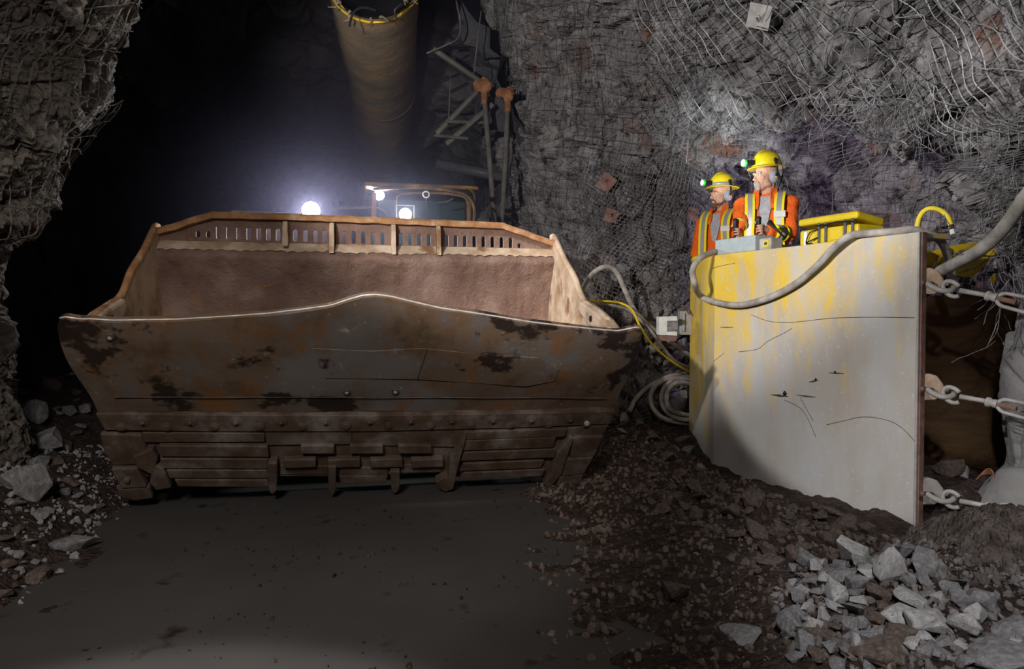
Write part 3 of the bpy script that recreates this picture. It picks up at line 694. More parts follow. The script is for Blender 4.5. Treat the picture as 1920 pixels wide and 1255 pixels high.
    for i in range(n+1):
        u = lerp(-HW-0.002, HW+0.002, i/n)
        for j, c in enumerate(cp):
            s = j/(len(cp)-1)
            led = math.exp(-((c.z-1.72)/0.03)**2)
            rib = 0.02*(math.exp(-((u+0.30)/0.05)**2) + math.exp(-((u-0.22)/0.06)**2) + 0.5*math.exp(-((u-0.75)/0.08)**2))
            w = 0.016*noise.noise(Vector((u*7, c.z*5, 3)))*(1+led) + 0.012*noise.noise(Vector((u*22, c.z*14, 5))) - rib*smooth(1.8, 1.6, c.z) + 0.02*led*noise.noise(Vector((u*4, 1, 1)))
            uu = u*lerp(1.0, 0.95, smooth(1.2, 0.6, c.y))
            P.append(B3(uu, c.y + w, c.z + w*0.4))
    MB().grid(P, n+1, len(cp)).build('back_wall', inner_m, bk, sm=True)
    # dusty ledge strip
    P = []; n = 120
    for i in range(n+1):
        u = lerp(-HW+0.01, HW-0.01, i/n); k = 0.5 + 0.5*noise.noise(Vector((u*5, 0, 0))); sc = 0.015*abs(math.sin(u*PI/0.085))
        for j in range(5):
            s = j/4; P.append(B3(u, lerp(1.628, 1.522 + 0.02*k + sc*0.8, s), lerp(1.818, 1.728 + 0.02*k + sc, s) + 0.006))
    MB().grid(P, n+1, 5).build('dusty_ledge', dusty_m, bk, sm=True)
    # spill guard with slots
    v0 = 1.645
    def uz(px, py, v=v0):
        p = on_plane(px, py, B3(0, v, 0), BV); q = p - BO; return q.dot(BU), q.z
    zb = 1.815; zt = 1.985
    slots = [(x, 24 if x > 395 else 12) for x in (372, 391, 410, 429, 448, 467, 486, 504, 522, 554, 573, 592, 609, 645, 663, 681, 699, 717, 752, 769, 786, 804, 837, 854, 871, 889, 906, 923, 940, 957)] + [(973, 10)]
    us = []
    for x, h in slots:
        yc = 436 + (x-391)*0.037 + (4 if h < 20 else 0)
        u, z = uz(x, yc); us.append((u, z, h))
    def topz(u):
        a = -1.14; b = 1.09
        if u < a: return lerp(1.86, 2.0, (u+HW)/(a+HW))
        if u > b: return lerp(1.845, 1.985, (HW-u)/(HW-b))
        return lerp(2.0, 1.985, (u-a)/(b-a))
    mb = MB(); edges = [-HW]
    for i in range(len(us)-1): edges.append((us[i][0]+us[i+1][0])/2)
    edges[0] = us[0][0]-0.04; edges.append(us[-1][0]+0.04)
    T = 0.028; rnd = 16
    for i, (u, z, h) in enumerate(us):
        ul, ur = edges[i], edges[i+1]; hw = 0.0165; hh = h*0.5/1280*5.4
        inner = []; outer = []
        zc = z
        for k in range(rnd):
            a = 2*PI*(k+0.5)/rnd; ca, sa = math.cos(a), math.sin(a)
            inner.append((u + hw*ca, zc + (hh-hw)*(1 if sa > 0 else -1) + hw*sa))
            t = max(abs(ca), abs(sa)); ox = ca/t; oz = sa/t
            uu = lerp(u, ur, ox) if ox > 0 else lerp(u, ul, -ox)
            zz = lerp(zc, topz(uu), oz) if oz > 0 else lerp(zc, zb, -oz)
            if abs(ox) > 0.999:
                zz = lerp(zc, topz(uu), oz) if oz > 0 else lerp(zc, zb, -oz)
            outer.append((uu, zz))
        f = [B3(a, v0-T/2, b) for a, b in inner] + [B3(a, v0-T/2, b) for a, b in outer]
        g = [B3(a, v0+T/2, b) for a, b in inner] + [B3(a, v0+T/2, b) for a, b in outer]
        fs = []
        for k in range(rnd):
            k2 = (k+1) % rnd
            fs += [(k, k2, k2+rnd, k+rnd), (2*rnd+k, 3*rnd+k, 3*rnd+k2, 2*rnd+k2), (k, 2*rnd+k, 2*rnd+k2, k2)]
        # corner fill triangles of the outer rectangle
        mb.add(f+g, fs)
        for (cu, cz) in ((ul, topz(ul)), (ur, topz(ur)), (ur, zb), (ul, zb)):
            near = sorted(range(rnd), key=lambda k: (outer[k][0]-cu)**2*4 + (outer[k][1]-cz)**2)[:2]
            for v in (v0-T/2, v0+T/2):
                mb.add([B3(cu, v, cz), B3(*(outer[near[0]][0], v, outer[near[0]][1])), B3(*(outer[near[1]][0], v, outer[near[1]][1]))], [(0, 1, 2)])
    for (ua, ub) in ((-HW, edges[0]), (edges[-1], HW)):
        mb.prism([B3(ua, v0-T/2, zb), B3(ub, v0-T/2, zb), B3(ub, v0-T/2, topz(ub)), B3(ua, v0-T/2, topz(ua))], BV*T)
    mb.build('spill_guard', inner_m, bk)
    # thick rusty bar on top
    path = [(-HW, 1.865), (-1.14, 2.015), (-0.6, 2.018), (0, 2.012), (0.5, 2.006), (1.09, 1.998), (HW, 1.85)]
    rings = []
    pc = []
    for a, b in zip(path[:-1], path[1:]):
        for k in range(24): pc.append((lerp(a[0], b[0], k/24), lerp(a[1], b[1], k/24)))
    pc.append(path[-1])
    for u, z in pc:
        j = 0.006*noise.noise(Vector((u*9, 0, 0))); j2 = 0.008*noise.noise(Vector((u*14, 5, 0)))
        rings.append([B3(u, 1.56+j2, z-0.022+j), B3(u, 1.55+j2, z+0.008+j), B3(u, 1.57, z+0.028+j), B3(u, 1.69, z+0.034+j), B3(u, 1.69, z-0.02)])
    MB().loft(rings).build('top_bar', edge_m, bk)
    # vertical gussets
    for x in (537, 623, 737, 820):
        u, _ = uz(x, 450)
        tall = x > 540
        MB().prism([B3(u-0.018, v, z) for v, z in ((1.65, 1.99), (1.57, 1.985), (1.535, 1.93), (1.50, 1.74 if tall else 1.79), (1.65, 1.78))], BU*0.036).build('gusset', dusty_m, bk, bevel=0.006)
bucket()
def machine():
    def L3(u, v, z): return B3(u, v, z)
    ax = (BU, BV, BZ)
    ct = at(795, 372, 7.0); cu = (ct-BO).dot(BU); cv = (ct-BO).dot(BV)
    # cab
    cab = MB()
    a0, a1 = cu-0.50, cu+0.46; v1 = cv; z0, z1 = 1.3, 2.50
    for (u, v) in ((a0, v1), (a1, v1), (a0, v1+1.1), (a1, v1+1.1)): cab.box(L3(u, v, (z0+z1)/2), (0.05, 0.06, z1-z0), ax)
    cab.box(L3((a0+a1)/2, v1+0.5, z0), (a1-a0+0.1, 1.2, 0.25), ax); cab.box(L3((a0+a1)/2, v1+1.1, 1.7), (a1-a0, 0.06, 0.9), ax)
    cb = cab.build('cab', mach_m, loader, bevel=0.01); cb['label'] = 'rusty yellow operator cab frame with dark window'
    MB().box(L3((a0+a1)/2, v1+0.02, 1.95), (a1-a0-0.08, 0.02, 0.98), ax).build('windscreen', glass_m, cb)
    roof = MB().box(L3((a0+a1)/2-0.02, v1+0.45, z1+0.035), (a1-a0+0.16, 1.5, 0.04), ax).build('cab_roof', mach_m, cb, bevel=0.02)
    # bowed window surround and guard rail, traced
    Y = (L3(0, v1-0.06, 0)-CAM).y
    fr = curve([at(x, y, 6.75) for x, y in ((745, 415), (745, 378), (752, 365), (800, 362), (850, 365), (876, 376), (880, 420))], 6)
    MB().tube(fr, 0.013, 6).build('window_surround', mach_m, cb)
    MB().tube(curve([at(x, y, 6.7) for x, y in ((700, 355), (760, 352), (820, 355), (862, 362), (880, 372), (889, 392), (888, 420))], 6), 0.014, 6).build('guard_rail', mach_m, cb)
    MB().tube(curve([at(x, y, 6.8) for x, y in ((852, 352), (872, 351), (884, 358), (890, 372), (890, 418))], 6), 0.010, 6).build('guard_rail', mach_m, cb)
    MB().tube(curve([at(x, y, 6.6) for x, y in ((850, 372), (838, 378), (820, 380))], 4), 0.008, 6).build('wiper_arm', dgrey_m, cb)
    # unlit round lamp with white ring
    c = at(799, 365, 6.55); d = (CAM-c).normalized()
    s = MB().lathe([(0.03, -0.06), (0.036, 0), (0.034, 0.012), (0.024, 0.014), (0.022, 0.0)], c, d, 20).build('camera_housing', white_m, cb)
    MB().lathe([(0.020, 0), (0.010, 0.008)], c + d*0.004, d, 14).build('camera_lens', black_m, cb)
    MB().tube([c - BZ*0.03, c - BZ*0.12], 0.008, 6).build('camera_stalk', dgrey_m, cb)
    # hood and rear body
    hd = MB(); hd.box(L3(-0.75, cv+1.2, 1.55), (1.2, 3.4, 1.1), ax); hd.box(L3(0.1, cv+2.8, 1.5), (2.5, 3.0, 1.3), ax)
    hd.build('engine_body', mach_m, loader, bevel=0.05)
    # boom arms between the bucket and the body, bright yellow paint shows through the slots
    for su in (-0.42, 0.12):
        bm = MB(); bm.prism([L3(su-0.09, v, z) for v, z in ((1.95, 1.0), (2.1, 1.35), (2.7, 1.85), (3.4, 1.95), (4.0, 1.7), (4.0, 1.3), (3.2, 1.45), (2.4, 0.9))], BU*0.18)
        bm.build('boom_arm', yel_m, loader, bevel=0.02)
    MB().tube([L3(-0.15, 1.95, 1.5), L3(-0.15, 3.6, 1.9)], 0.09, 14).build('dump_cylinder', bright_m, loader, sm=True)
    MB().box(L3(-0.2, 2.9, 0.75), (1.6, 2.0, 0.7), ax).build('front_frame', mach_m, loader, bevel=0.04)
    # hood outline seen left of the cab
    MB().tube(curve([at(x, y, 6.9) for x, y in ((600, 398), (640, 391), (700, 390), (722, 398), (728, 418))], 6), 0.014, 6).build('hood_rail', dgrey_m, loader)
    MB().tube([at(435, 398, 6.6), at(560, 404, 6.6)], 0.022, 8).build('hand_rail', steelg_m, loader)
    # tyres
    for (u, v) in ((-1.15, 2.9), (0.95, 2.9), (-1.15, 6.4), (0.95, 6.4)):
        t = MB(); t.lathe([(0.35, -0.26), (0.62, -0.26), (0.72, -0.2), (0.76, -0.05), (0.76, 0.05), (0.72, 0.2), (0.62, 0.26), (0.35, 0.26)], L3(u, v, 0.76), BU, 32)
        o = t.build('wheel', tyre_m, loader, sm=False)
        MB().lathe([(0.34, -0.2), (0.34, 0.2), (0.15, 0.22)], L3(u, v, 0.76), BU, 20).build('rim', mach_m, o)
    # head lamps
    def head(px, py, Y, r, power, frame=False, color=(0.9, 0.93, 1.0)):
        c = at(px, py, Y); d = (CAM - c).normalized()
        h = MB().lathe([(r*0.6, -0.09), (r*1.1, -0.02), (r*1.15, 0.0), (r*1.0, 0.004)], c, d, 20).build('work_lamp', dgrey_m, loader, sm=True)
        MB().lathe([(r*0.98, 0), (r*0.8, 0.012), (r*0.3, 0.02)], c + d*0.004, d, 20).build('lamp_lens', lampw_m, h, sm=True)
        if frame:
            a = d.cross(BZ).normalized(); b = a.cross(d); q = 0.082
            MB().tube([c + a*x*q + b*y*q for x, y in ((-1, -1), (1, -1), (1, 1), (-1, 1), (-1, -1))], 0.007, 6).build('lamp_guard', steelg_m, h)
        MB().tube([c - d*0.05, c - d*0.05 - BZ*0.3], 0.015, 6).build('lamp_bracket', dgrey_m, h)
        l = bpy.data.lights.new('headlight_beam', 'SPOT'); lo = bpy.data.objects.new('headlight_beam', l); COL.objects.link(lo)
        lo.location = c + d*0.05; l.energy = power; l.color = color; l.shadow_soft_size = 0.05; l.spot_size = math.radians(150); l.spot_blend = 0.5
        lo.rotation_euler = d.to_track_quat('-Z', 'Y').to_euler()
    head(583, 395, 6.5, 0.085, 150); head(711, 366, 6.9, 0.052, 40); head(760, 402, 6.4, 0.058, 60, True, (0.85, 1.0, 0.95))
machine()

# ------------------------------------------------------------------ ventilation duct
def duct():
    r = empty('ventilation_duct', at(705, -40, 6.2), 'large grey and yellow ventilation duct with a torn yellow end under the tunnel roof', 'duct')
    C = curve([Vector((-1.235, 6.15, 4.36)), Vector((-1.45, 7.4, 4.33)), Vector((-1.73, 9.2, 4.30)), Vector((-2.25, 11.8, 4.05)), Vector((-2.75, 14.5, 3.9)), Vector((-3.6, 19, 3.9))], 10)
    def ring(c, rad, n=36, ph=0, jag=0):
        out = []
        for j in range(n):
            a = 2*PI*j/n; jj = jag*noise.noise(Vector((a*2.5, 1, 0)))
            out.append(c + Vector((math.cos(a)*rad*(1+0.3*jj), jj, math.sin(a)*rad*0.97*(1+0.3*jj))))
        return out
    rr = []; 
    for i, c in enumerate(C):
        rad = 0.43 + 0.006*math.sin(i*2.1)
        rr.append(ring(c, rad, jag=0))
    MB().loft(rr[1:], False).build('duct_skin', duct_m, r, sm=True)
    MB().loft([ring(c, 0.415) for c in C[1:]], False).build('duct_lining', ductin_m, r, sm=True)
    MB().loft([ring(C[0]+Vector((0, 0.12, 0)), 0.432, jag=0.18), ring(C[0]*0.5+C[1]*0.5+Vector((0, 0.1, 0)), 0.445), ring(C[2], 0.435)], False).build('torn_rim', ducty_m, r, sm=True)
    for k in (20, 29):
        c = C[k]; MB().loft([ring(c+Vector((0, -0.03, 0)), 0.443), ring(c, 0.452), ring(c+Vector((0, 0.03, 0)), 0.443)], False).build('joint_band', duct_m, r, sm=True)
    # torn shreds and straps hanging at the opening
    rnd = random.Random(3); mb = MB()
    for k in range(8):
        a = -PI/2 + rnd.uniform(-1.0, 1.0); c = C[0] + Vector((math.cos(a)*0.42, rnd.uniform(-0.05, 0.1), math.sin(a)*0.42))
        p = c.copy(); pts = [p.copy()]
        for i in range(5): p = p + Vector((rnd.gauss(0, 0.02), rnd.gauss(-0.01, 0.02), -rnd.uniform(-0.01, 0.035))); pts.append(p.copy())
        MB().tube(pts, [0.012, 0.01, 0.009, 0.008, 0.006, 0.003], 5).build('torn_shred', duct_m, r)
    MB().tube(curve([at(655, 50, 6.1), at(662, 25, 6.05), at(680, 14, 6.05), at(705, 20, 6.05)], 5), 0.01, 5).build('tie_wire', black_m, r)
    MB().tube(curve([at(745, 38, 6.1), at(740, 20, 6.05), at(752, 8, 6.05)], 5), 0.01, 5).build('tie_wire', black_m, r)
duct()

# ------------------------------------------------------------------ steel props, brackets and bars in the tunnel mouth
def bar(name, pts, r, m, label, cat='bar', group=None, n=8):
    return tag(MB().tube(pts, r, n).build(name, m, sm=True), label, cat, group)
frame = empty('pipe_support_frame', at(865, 215, 7.8), 'broken ladder-like steel frame of bars hanging in the tunnel mouth right of the duct', 'frame')
for (a, b, r_, nm) in (((812, 92), (900, 152), 0.030, 'frame_beam'), ((895, 172), (820, 250), 0.032, 'frame_beam'), ((925, 195), (838, 270), 0.032, 'frame_beam'), ((835, 228), (912, 230), 0.018, 'cross_bar'), ((815, 254), (877, 260), 0.018, 'cross_bar')):
    MB().tube([at(*a, 7.7), at(*b, 7.9)], r_, 6).build(nm, dull_m, frame)
for (x, y, s, lab) in ((908, 162, 0.085, 'rust-crusted orange bracket at the top of the tilted prop nearer the duct'), (952, 176, 0.08, 'rust-crusted orange bracket at the top of the prop against the rock wall')):
    c = at(x, y, 7.6); mb = MB().ball(c, (s, s*0.6, s*1.0), 16, 10); mb.ball(c + Vector((-0.07, 0, 0.0)), (s*0.6, s*0.5, s*0.7), 12, 8)
    for v in mb.v: v += (v-c)*(0.45*noise.noise(v*22))
    mb.tube([c, c - Vector((0, 0, 0.2))], 0.035, 8)
    tag(mb.build('rusty_bracket', rusto_m), lab, 'bracket', 'rusty brackets on the props')
bar('steel_prop', [at(908, 180, 7.6), at(918, 300, 7.65), at(928, 425, 7.7)], 0.030, dull_m, 'grey steel prop tilting down behind the right end of the bucket, nearer the cab', 'prop', 'steel props in the tunnel mouth')
bar('steel_prop', [at(952, 192, 7.6), at(948, 300, 7.65), at(940, 430, 7.7)], 0.030, dull_m, 'grey steel prop standing right against the meshed rock wall', 'prop', 'steel props in the tunnel mouth')
bar('hanging_wire', curve([at(855, 0, 7.4), at(863, 45, 7.4), at(858, 72, 7.5), at(835, 85, 7.6), at(800, 100, 7.6)], 8), 0.009, dull_m, 'curved wire hanging from the roof beside the duct, bending left at its end', 'wire')
bar('hanging_wire', [at(902, 20, 7.3), at(895, 80, 7.4), at(888, 140, 7.5)], 0.007, dull_m, 'straight thin wire running down the mesh to the upper frame beam', 'wire')
bar('hanging_wire', [at(845, 140, 7.8), at(841, 225, 7.8)], 0.006, dull_m, 'thin vertical wire holding the broken ladder-like frame', 'wire')
bar('roof_beam', [at(820, 308, 9.2), at(960, 335, 9.0)], 0.07, dgrey_m, 'dark beam crossing low in the tunnel behind the cab', 'beam')
# service pipe far on the tunnel wall
bar('service_pipe', [at(235, 232, 12), at(400, 262, 13), at(655, 282, 14)], 0.05, dgrey_m, 'thin pipe running along the dark tunnel left of the duct', 'pipe')

# ------------------------------------------------------------------ shield panel
def panel():
    r = empty('shield_panel', PC, 'tall dusty steel shield panel with flaking yellow paint, cornered at its far end', 'barrier')
    T = 0.045; z0, z1 = -0.25, 1.745
    WD = Vector((-0.02, 1, 0)).normalized()
    m = MB().prism([PC + BZ*z0, PC + PD*PLEN + BZ*z0, PC + PD*PLEN + BZ*z1, PC + BZ*z1], PN*T)
    o = m.build('face_plate', panel_m, r, bevel=0.004)
    wn = Vector((1, 0.02, 0))
    m = MB().prism([PC + WD*0.0 + BZ*z0, PC + BZ*z1, PC + WD*0.50 + BZ*z1, PC + WD*0.62 + BZ*(z1-0.04), PC + WD*0.70 + BZ*(z1-0.12), PC + WD*0.72 + BZ*z0], wn*T)
    m.build('side_plate', panel_m, r, bevel=0.004)
    m = MB().prism([PP(0.02, T, z1-0.03), PP(PLEN, T, z1-0.03), PP(PLEN, 0.30, z1-0.03), PP(0.02, 0.30, z1-0.03)], BZ*0.03)
    m.build('top_shelf', panel_m, r, bevel=0.003)
    # edge flange at the right end
    m = MB(); m.box(PP(PLEN+0.002, -0.006, (z0+z1)/2), (0.012, 0.014, z1-z0), (PD, PN, BZ)); m.build('edge_strip', steelg_m, r, bevel=0.003)
    m = MB(); m.box(PP(PLEN+0.008, 0.028, (z0+z1)/2), (0.014, 0.045, z1-z0), (PD, PN, BZ)); m.build('end_flange', rustp_m, r, bevel=0.003)
    def on(px, py, h=0.0): return on_plane(px, py, PC, PN) - PN*h
    # cracks and gouges
    for k, L in enumerate([[(1408, 590), (1440, 602), (1480, 605), (1560, 597), (1640, 595), (1715, 596)], [(1385, 660), (1420, 655), (1440, 640), (1470, 625), (1485, 616)], [(1550, 797), (1580, 790), (1625, 782), (1680, 795), (1722, 835)], [(1470, 750), (1505, 770), (1530, 820)], [(1335, 503), (1360, 497), (1378, 494)], [(1338, 678), (1358, 662)], [(1500, 745), (1525, 790)]]):
        MB().tube(curve([on(x, y, 0.0) for x, y in L], 6), 0.0022, 5).build('crack', wear_m, r)
    for x, y, a, b, rot in ((1462, 742, 16, 4, 0.1), (1472, 738, 4, 10, 0.2), (1512, 743, 18, 3, 0.12), (1526, 715, 9, 3, -0.2), (1530, 712, 2, 6, 0.3), (1568, 700, 14, 2, 0.05), (1566, 698, 2, 5, 0.1), (1363, 614, 12, 2, 0)):
        c = on(x, y, 0.002); c2 = on(x+a*math.cos(rot), y+a*math.sin(rot), 0.002); c1 = on(x-a*math.cos(rot), y-a*math.sin(rot)+0.01, 0.002)
        mb = MB().tube([c1, c, c2], [0.002, b*0.0022, 0.002], 5); mb.build('gouge', black_m if a < 5 else wear_m, r)
    return r, on
panel_root, onP = panel()
# dark slot-shaped steel block at the foot of the panel
c = ground_hit(1410, 925); c = onP(1412, 910, 0.06)
tag(MB().box(c, (0.26, 0.06, 0.07), (PD, PN, BZ)).build('steel_block', black_m, bevel=0.004), 'dark rectangular steel block lying at the foot of the shield panel', 'block')

# ------------------------------------------------------------------ turnbuckles
def turnbuckle(py, dy, label, zoff=0.0):
    r = empty('turnbuckle', at(1760, py+10, 3.95), label, 'turnbuckle', 'turnbuckles tying the panel to the rock')
    # lug plate
    Y0 = 3.98; q = 22
    MB().prism([at(x, y, Y0) for x, y in ((1728, py-22), (1744, py-26), (1758, py-22), (1770, py-6), (1772, py+8), (1764, py+18), (1752, py+24), (1728, py+24))], Vector((0.0, 0.05, 0))).build('lug_plate', dusty_m if py < 800 else steelg_m, r, bevel=0.008)
    # bow shackle
    MB().tube(curve([at(x, y, Y) for x, y, Y in ((1737, py+2, 3.90), (1748, py+10, 3.88), (1765, py+17, 3.86), (1782, py+17, 3.85), (1790, py+10, 3.88), (1780, py+4, 3.93), (1765, py+2, 3.99))], 6), 0.016, 8).build('shackle', steelg_m, r, sm=True)
    MB().tube([at(1729, py+2, 3.89), at(1748, py+4, 3.96)], 0.012, 8).build('shackle_pin', rustp_m, r)
    # eye ring
    ex, ey = 1785, py+14+dy*0.0
    pts = []
    cx = at(ex, ey, 3.84); a = (at(ex+20, ey+4, 3.80)-cx).normalized(); b = Vector((0, 0.25, 1)).normalized()
    for k in range(15):
        w = -2.55 + 5.1*k/14
        pts.append(cx - a*(0.042*math.cos(w)) * -1 * -1 + b*(0.046*math.sin(w)))
    tip = at(1815, py+18+dy*0.3, 3.78)
    MB().tube([cx - a*(0.046*math.cos(w_)) + b*(0.044*math.sin(w_)) for w_ in [(-2.3+4.9*k/18) for k in range(19)]] , 0.0125, 8).build('hook_eye', steelg_m, r, sm=True)
    e0 = cx + a*0.04; e1 = at(1856, py+27+dy, 3.70)
    MB().tube([e0, e1], [0.015, 0.013], 10).build('threaded_rod', steelg_m, r, sm=True)
    # turnbuckle frame
    f0 = at(1848, py+26+dy, 3.71); f1 = at(1990, py+60+dy*1.8, 3.42); ax = (f1-f0).normalized(); up = Vector((0, 0.2, 1)).normalized(); up = (up - ax*up.dot(ax)).normalized()
    MB().lathe([(0.017, 0), (0.027, 0.006), (0.027, 0.02), (0.02, 0.03), (0.024, 0.045), (0.024, 0.06)], f0, ax, 14).build('lock_nut', steelg_m, r)
    L = (f1-f0).length; s0 = f0 + ax*0.05
    loop = curve([s0, s0 + up*0.030 + ax*0.03, s0 + up*0.036 + ax*0.08, s0 + up*0.036 + ax*(L-0.1), s0 + ax*(L-0.05), s0 - up*0.036 + ax*(L-0.1), s0 - up*0.036 + ax*0.08, s0 - up*0.030 + ax*0.03, s0], 5)
    MB().tube(loop, 0.0105, 8).build('turnbuckle_body', steelg_m, r, sm=True)
    MB().tube([f0 + ax*0.04, f0 + ax*0.15], 0.014, 8).build('rod_end', rustp_m, r)
    MB().tube([f1 - ax*0.05, f1 + ax*0.10 + Vector((0.0, 0.02, 0)), f1 + ax*0.35 + Vector((0.15, 0.5, 0))], 0.014, 8).build('anchor_rod', steelg_m, r)
turnbuckle(528, 0, 'grey steel turnbuckle and shackle, topmost of three, below the yellow hopper')
turnbuckle(727, 0, 'grey steel turnbuckle and shackle, middle of three, before the dark cavity')
turnbuckle(923, 0, 'grey steel turnbuckle and shackle, lowest of three, beside the soil mound')

# ------------------------------------------------------------------ hopper behind the panel
def hopper():
    r = empty('yellow_hopper', at(1805, 700, 5.0), 'large yellow folded steel hopper behind the right end of the shield panel', 'hopper')
    body = MB(); rings = []
    c0 = at(1812, 560, 5.0)
    for z, rx, ry, dx in ((1.40, 0.42, 0.45, 0.02), (1.30, 0.46, 0.46, 0.02), (0.9, 0.44, 0.46, 0), (0.5, 0.42, 0.44, -0.02), (0.15, 0.40, 0.42, -0.02)):
        rings.append([Vector((c0.x + dx + rx*math.cos(2*PI*j/28)*(1+0.02*math.sin(j*5)), 5.15 + ry*math.sin(2*PI*j/28), z + 0.012*math.sin(j*3))) for j in range(28)])
    body.loft(rings); body.build('hopper_body', hopb_m, r, sm=True)
    def facep(L, Y, th, name='hopper_wall'):
        MB().prism([at(x, y, Y + 0.003*(x-1800)*k) for x, y, k in L], Vector((0, th, 0))).build(name, hop_m, r, bevel=0.004)
    MB().prism([at(1736, 470, 4.7), at(1748, 472, 4.7), at(1762, 480, 4.75), at(1748, 500, 4.7), at(1735, 504, 4.65)], Vector((0.02, 0.04, 0))).build('rim_flap', hop_m, r, bevel=0.006)
    MB().prism([at(1740, 476, 4.95), at(1775, 462, 5.05), at(1832, 454, 5.1), at(1838, 460, 5.1), at(1790, 476, 4.9), at(1752, 486, 4.85)], Vector((0, 0.04, 0.0))).build('hopper_wall', hop_m, r, bevel=0.004)
    MB().prism([at(1752, 504, 4.62), at(1772, 474, 4.9), at(1800, 480, 4.9), at(1792, 492, 4.75), at(1764, 512, 4.6)], Vector((0.0, 0.03, 0))).build('hopper_wall', hop_m, r, bevel=0.004)
    MB().prism([at(1752, 508, 4.6), at(1795, 486, 4.85), at(1840, 478, 4.85), at(1852, 484, 4.75), at(1812, 520, 4.5), at(1790, 516, 4.52)], Vector((0.0, 0.03, 0.0))).build('hopper_wall', hop_m, r, bevel=0.004)
    MB().prism([at(1812, 520, 4.5), at(1852, 482, 4.75), at(1864, 452, 4.9), at(1870, 452, 4.9), at(1872, 470, 4.8), at(1850, 495, 4.66), at(1826, 520, 4.52)], Vector((0.0, 0.03, 0.0))).build('hopper_wall', hop_m, r, bevel=0.004)
    MB().prism([at(1855, 528, 4.6), at(1866, 512, 4.62), at(1868, 524, 4.6), at(1862, 532, 4.58)], Vector((0.01, 0.03, 0.0))).build('rim_flap', yel_m, r, bevel=0.003)
    MB().tube([at(1765, 453, 4.72), at(1774, 464, 4.74), at(1776, 474, 4.76)], 0.006, 6).build('cotter_pin', steelg_m, r)
    MB().tube([at(1773, 454, 4.74), at(1780, 464, 4.76), at(1784, 472, 4.76)], 0.006, 6).build('cotter_pin', steelg_m, r)
    MB().ball(at(1778, 473, 4.72), (0.035, 0.03, 0.03), 10, 8).build('hinge_lump', rustp_m, r)
hopper()

# ------------------------------------------------------------------ hoses and cables
def hose(name, pts, r, m, label, cat='hose', group=None):
    return tag(MB().tube(curve(pts, 12), r, 12).build(name, m, sm=True), label, cat, group)
def op(px, py, h): return onP(px, py, h)
hose('rubber_hose', [PP(-0.02, 0.16, 1.72), PP(-0.02, 0.03, 1.772), at(1313, 484, 5.32), at(1299, 505, 5.28), at(1302, 530, 5.22), op(1325, 556, 0.06), op(1360, 569, 0.05), op(1400, 572, 0.05), op(1450, 559, 0.05), op(1500, 534, 0.05), op(1545, 498, 0.06), op(1575, 468, 0.07), op(1605, 444, 0.06), PP(1.33, 0.03, 1.775), PP(1.46, 0.06, 1.772), PP(1.56, 0.14, 1.772), PP(1.6, 0.32, 1.7), PP(1.6, 0.45, 1.45)], 0.024, hose_m, 'thick grey hose draped in a loop down the front of the shield panel')
hose('rubber_hose', [at(2250, -150, 2.9), at(2080, 130, 3.0), at(2000, 250, 3.1), at(1960, 320, 3.2), at(1920, 374, 3.3), at(1880, 430, 3.45), at(1840, 467, 3.6), at(1800, 490, 3.8), at(1762, 510, 4.05), at(1746, 522, 4.2)], 0.034, hose_m, 'thick straight grey hose coming down across the yellow hopper')
hose('rubber_hose', [at(1075, 600, 6.0), at(1090, 548, 6.0), at(1110, 515, 6.0), at(1134, 501, 6.0), at(1155, 510, 6.05), at(1172, 545, 6.1), at(1190, 582, 6.2), at(1218, 612, 6.3), at(1255, 640, 6.35), at(1290, 665, 6.4), at(1330, 700, 6.45)], 0.022, hose_m, 'pale grey hose arching up behind the right corner of the bucket')
hose('rubber_hose', [at(1085, 560, 6.1), at(1110, 570, 6.1), at(1150, 574, 6.1), at(1180, 584, 6.1), at(1215, 615, 6.2), at(1240, 648, 6.25), at(1270, 680, 6.3), at(1330, 700, 6.4)], 0.016, hose_m, 'thinner dark grey hose running beside the yellow cable on the rock')
hose('yellow_air_line', [at(1095, 566, 5.9), at(1115, 565, 5.9), at(1160, 568, 5.92), at(1185, 582, 5.95), at(1200, 612, 6.0), at(1222, 645, 6.1), at(1255, 675, 6.2), at(1290, 696, 6.3), at(1330, 710, 6.4)], 0.0105, ycable_m, 'thin bright yellow cable sloping down the rock to the shield panel', 'cable')
coil = [[(1340, 700), (1270, 703), (1225, 720), (1195, 745), (1180, 772)],
        [(1340, 706), (1282, 708), (1240, 716), (1222, 735), (1222, 760), (1240, 782), (1270, 792), (1340, 798)],
        [(1340, 718), (1275, 712), (1250, 722), (1240, 745), (1248, 770), (1275, 786), (1340, 790)],
        [(1330, 735), (1290, 720), (1265, 720), (1250, 740), (1256, 768), (1285, 778), (1340, 784)]]
rt = empty('hose_coil', at(1260, 750, 5.9), 'loose coil of pale grey hose resting on the rubble beside the shield panel', 'hose')
for k, L in enumerate(coil):
    MB().tube(curve([at(x, y, 6.38 - 0.055*k - (0.12 if y > 760 and x < 1280 else 0)) for x, y in L], 8), 0.021, 10).build('hose_turn', hose_m, rt, sm=True)
# yellow bent handle hose
hr = empty('yellow_hose_hook', at(1720, 432, 4.15), 'short yellow hose arched over the right end of the shield panel', 'hose')
pts = curve([at(1716, 455, 4.25), at(1719, 430, 4.2), at(1724, 408, 4.18), at(1735, 394, 4.15), at(1750, 391, 4.12), at(1766, 396, 4.1), at(1778, 408, 4.08), at(1783, 423, 4.06)], 8)
MB().tube(pts, 0.014, 10).build('hose_arch', ycable_m, hr, sm=True)
MB().tube([pts[-1], at(1785.5, 430, 4.05)], 0.015, 8).build('hose_end', black_m, hr)
MB().tube([at(1785, 431, 4.05), at(1787, 440, 4.04)], 0.014, 8).build('hose_fitting', white_m, hr)
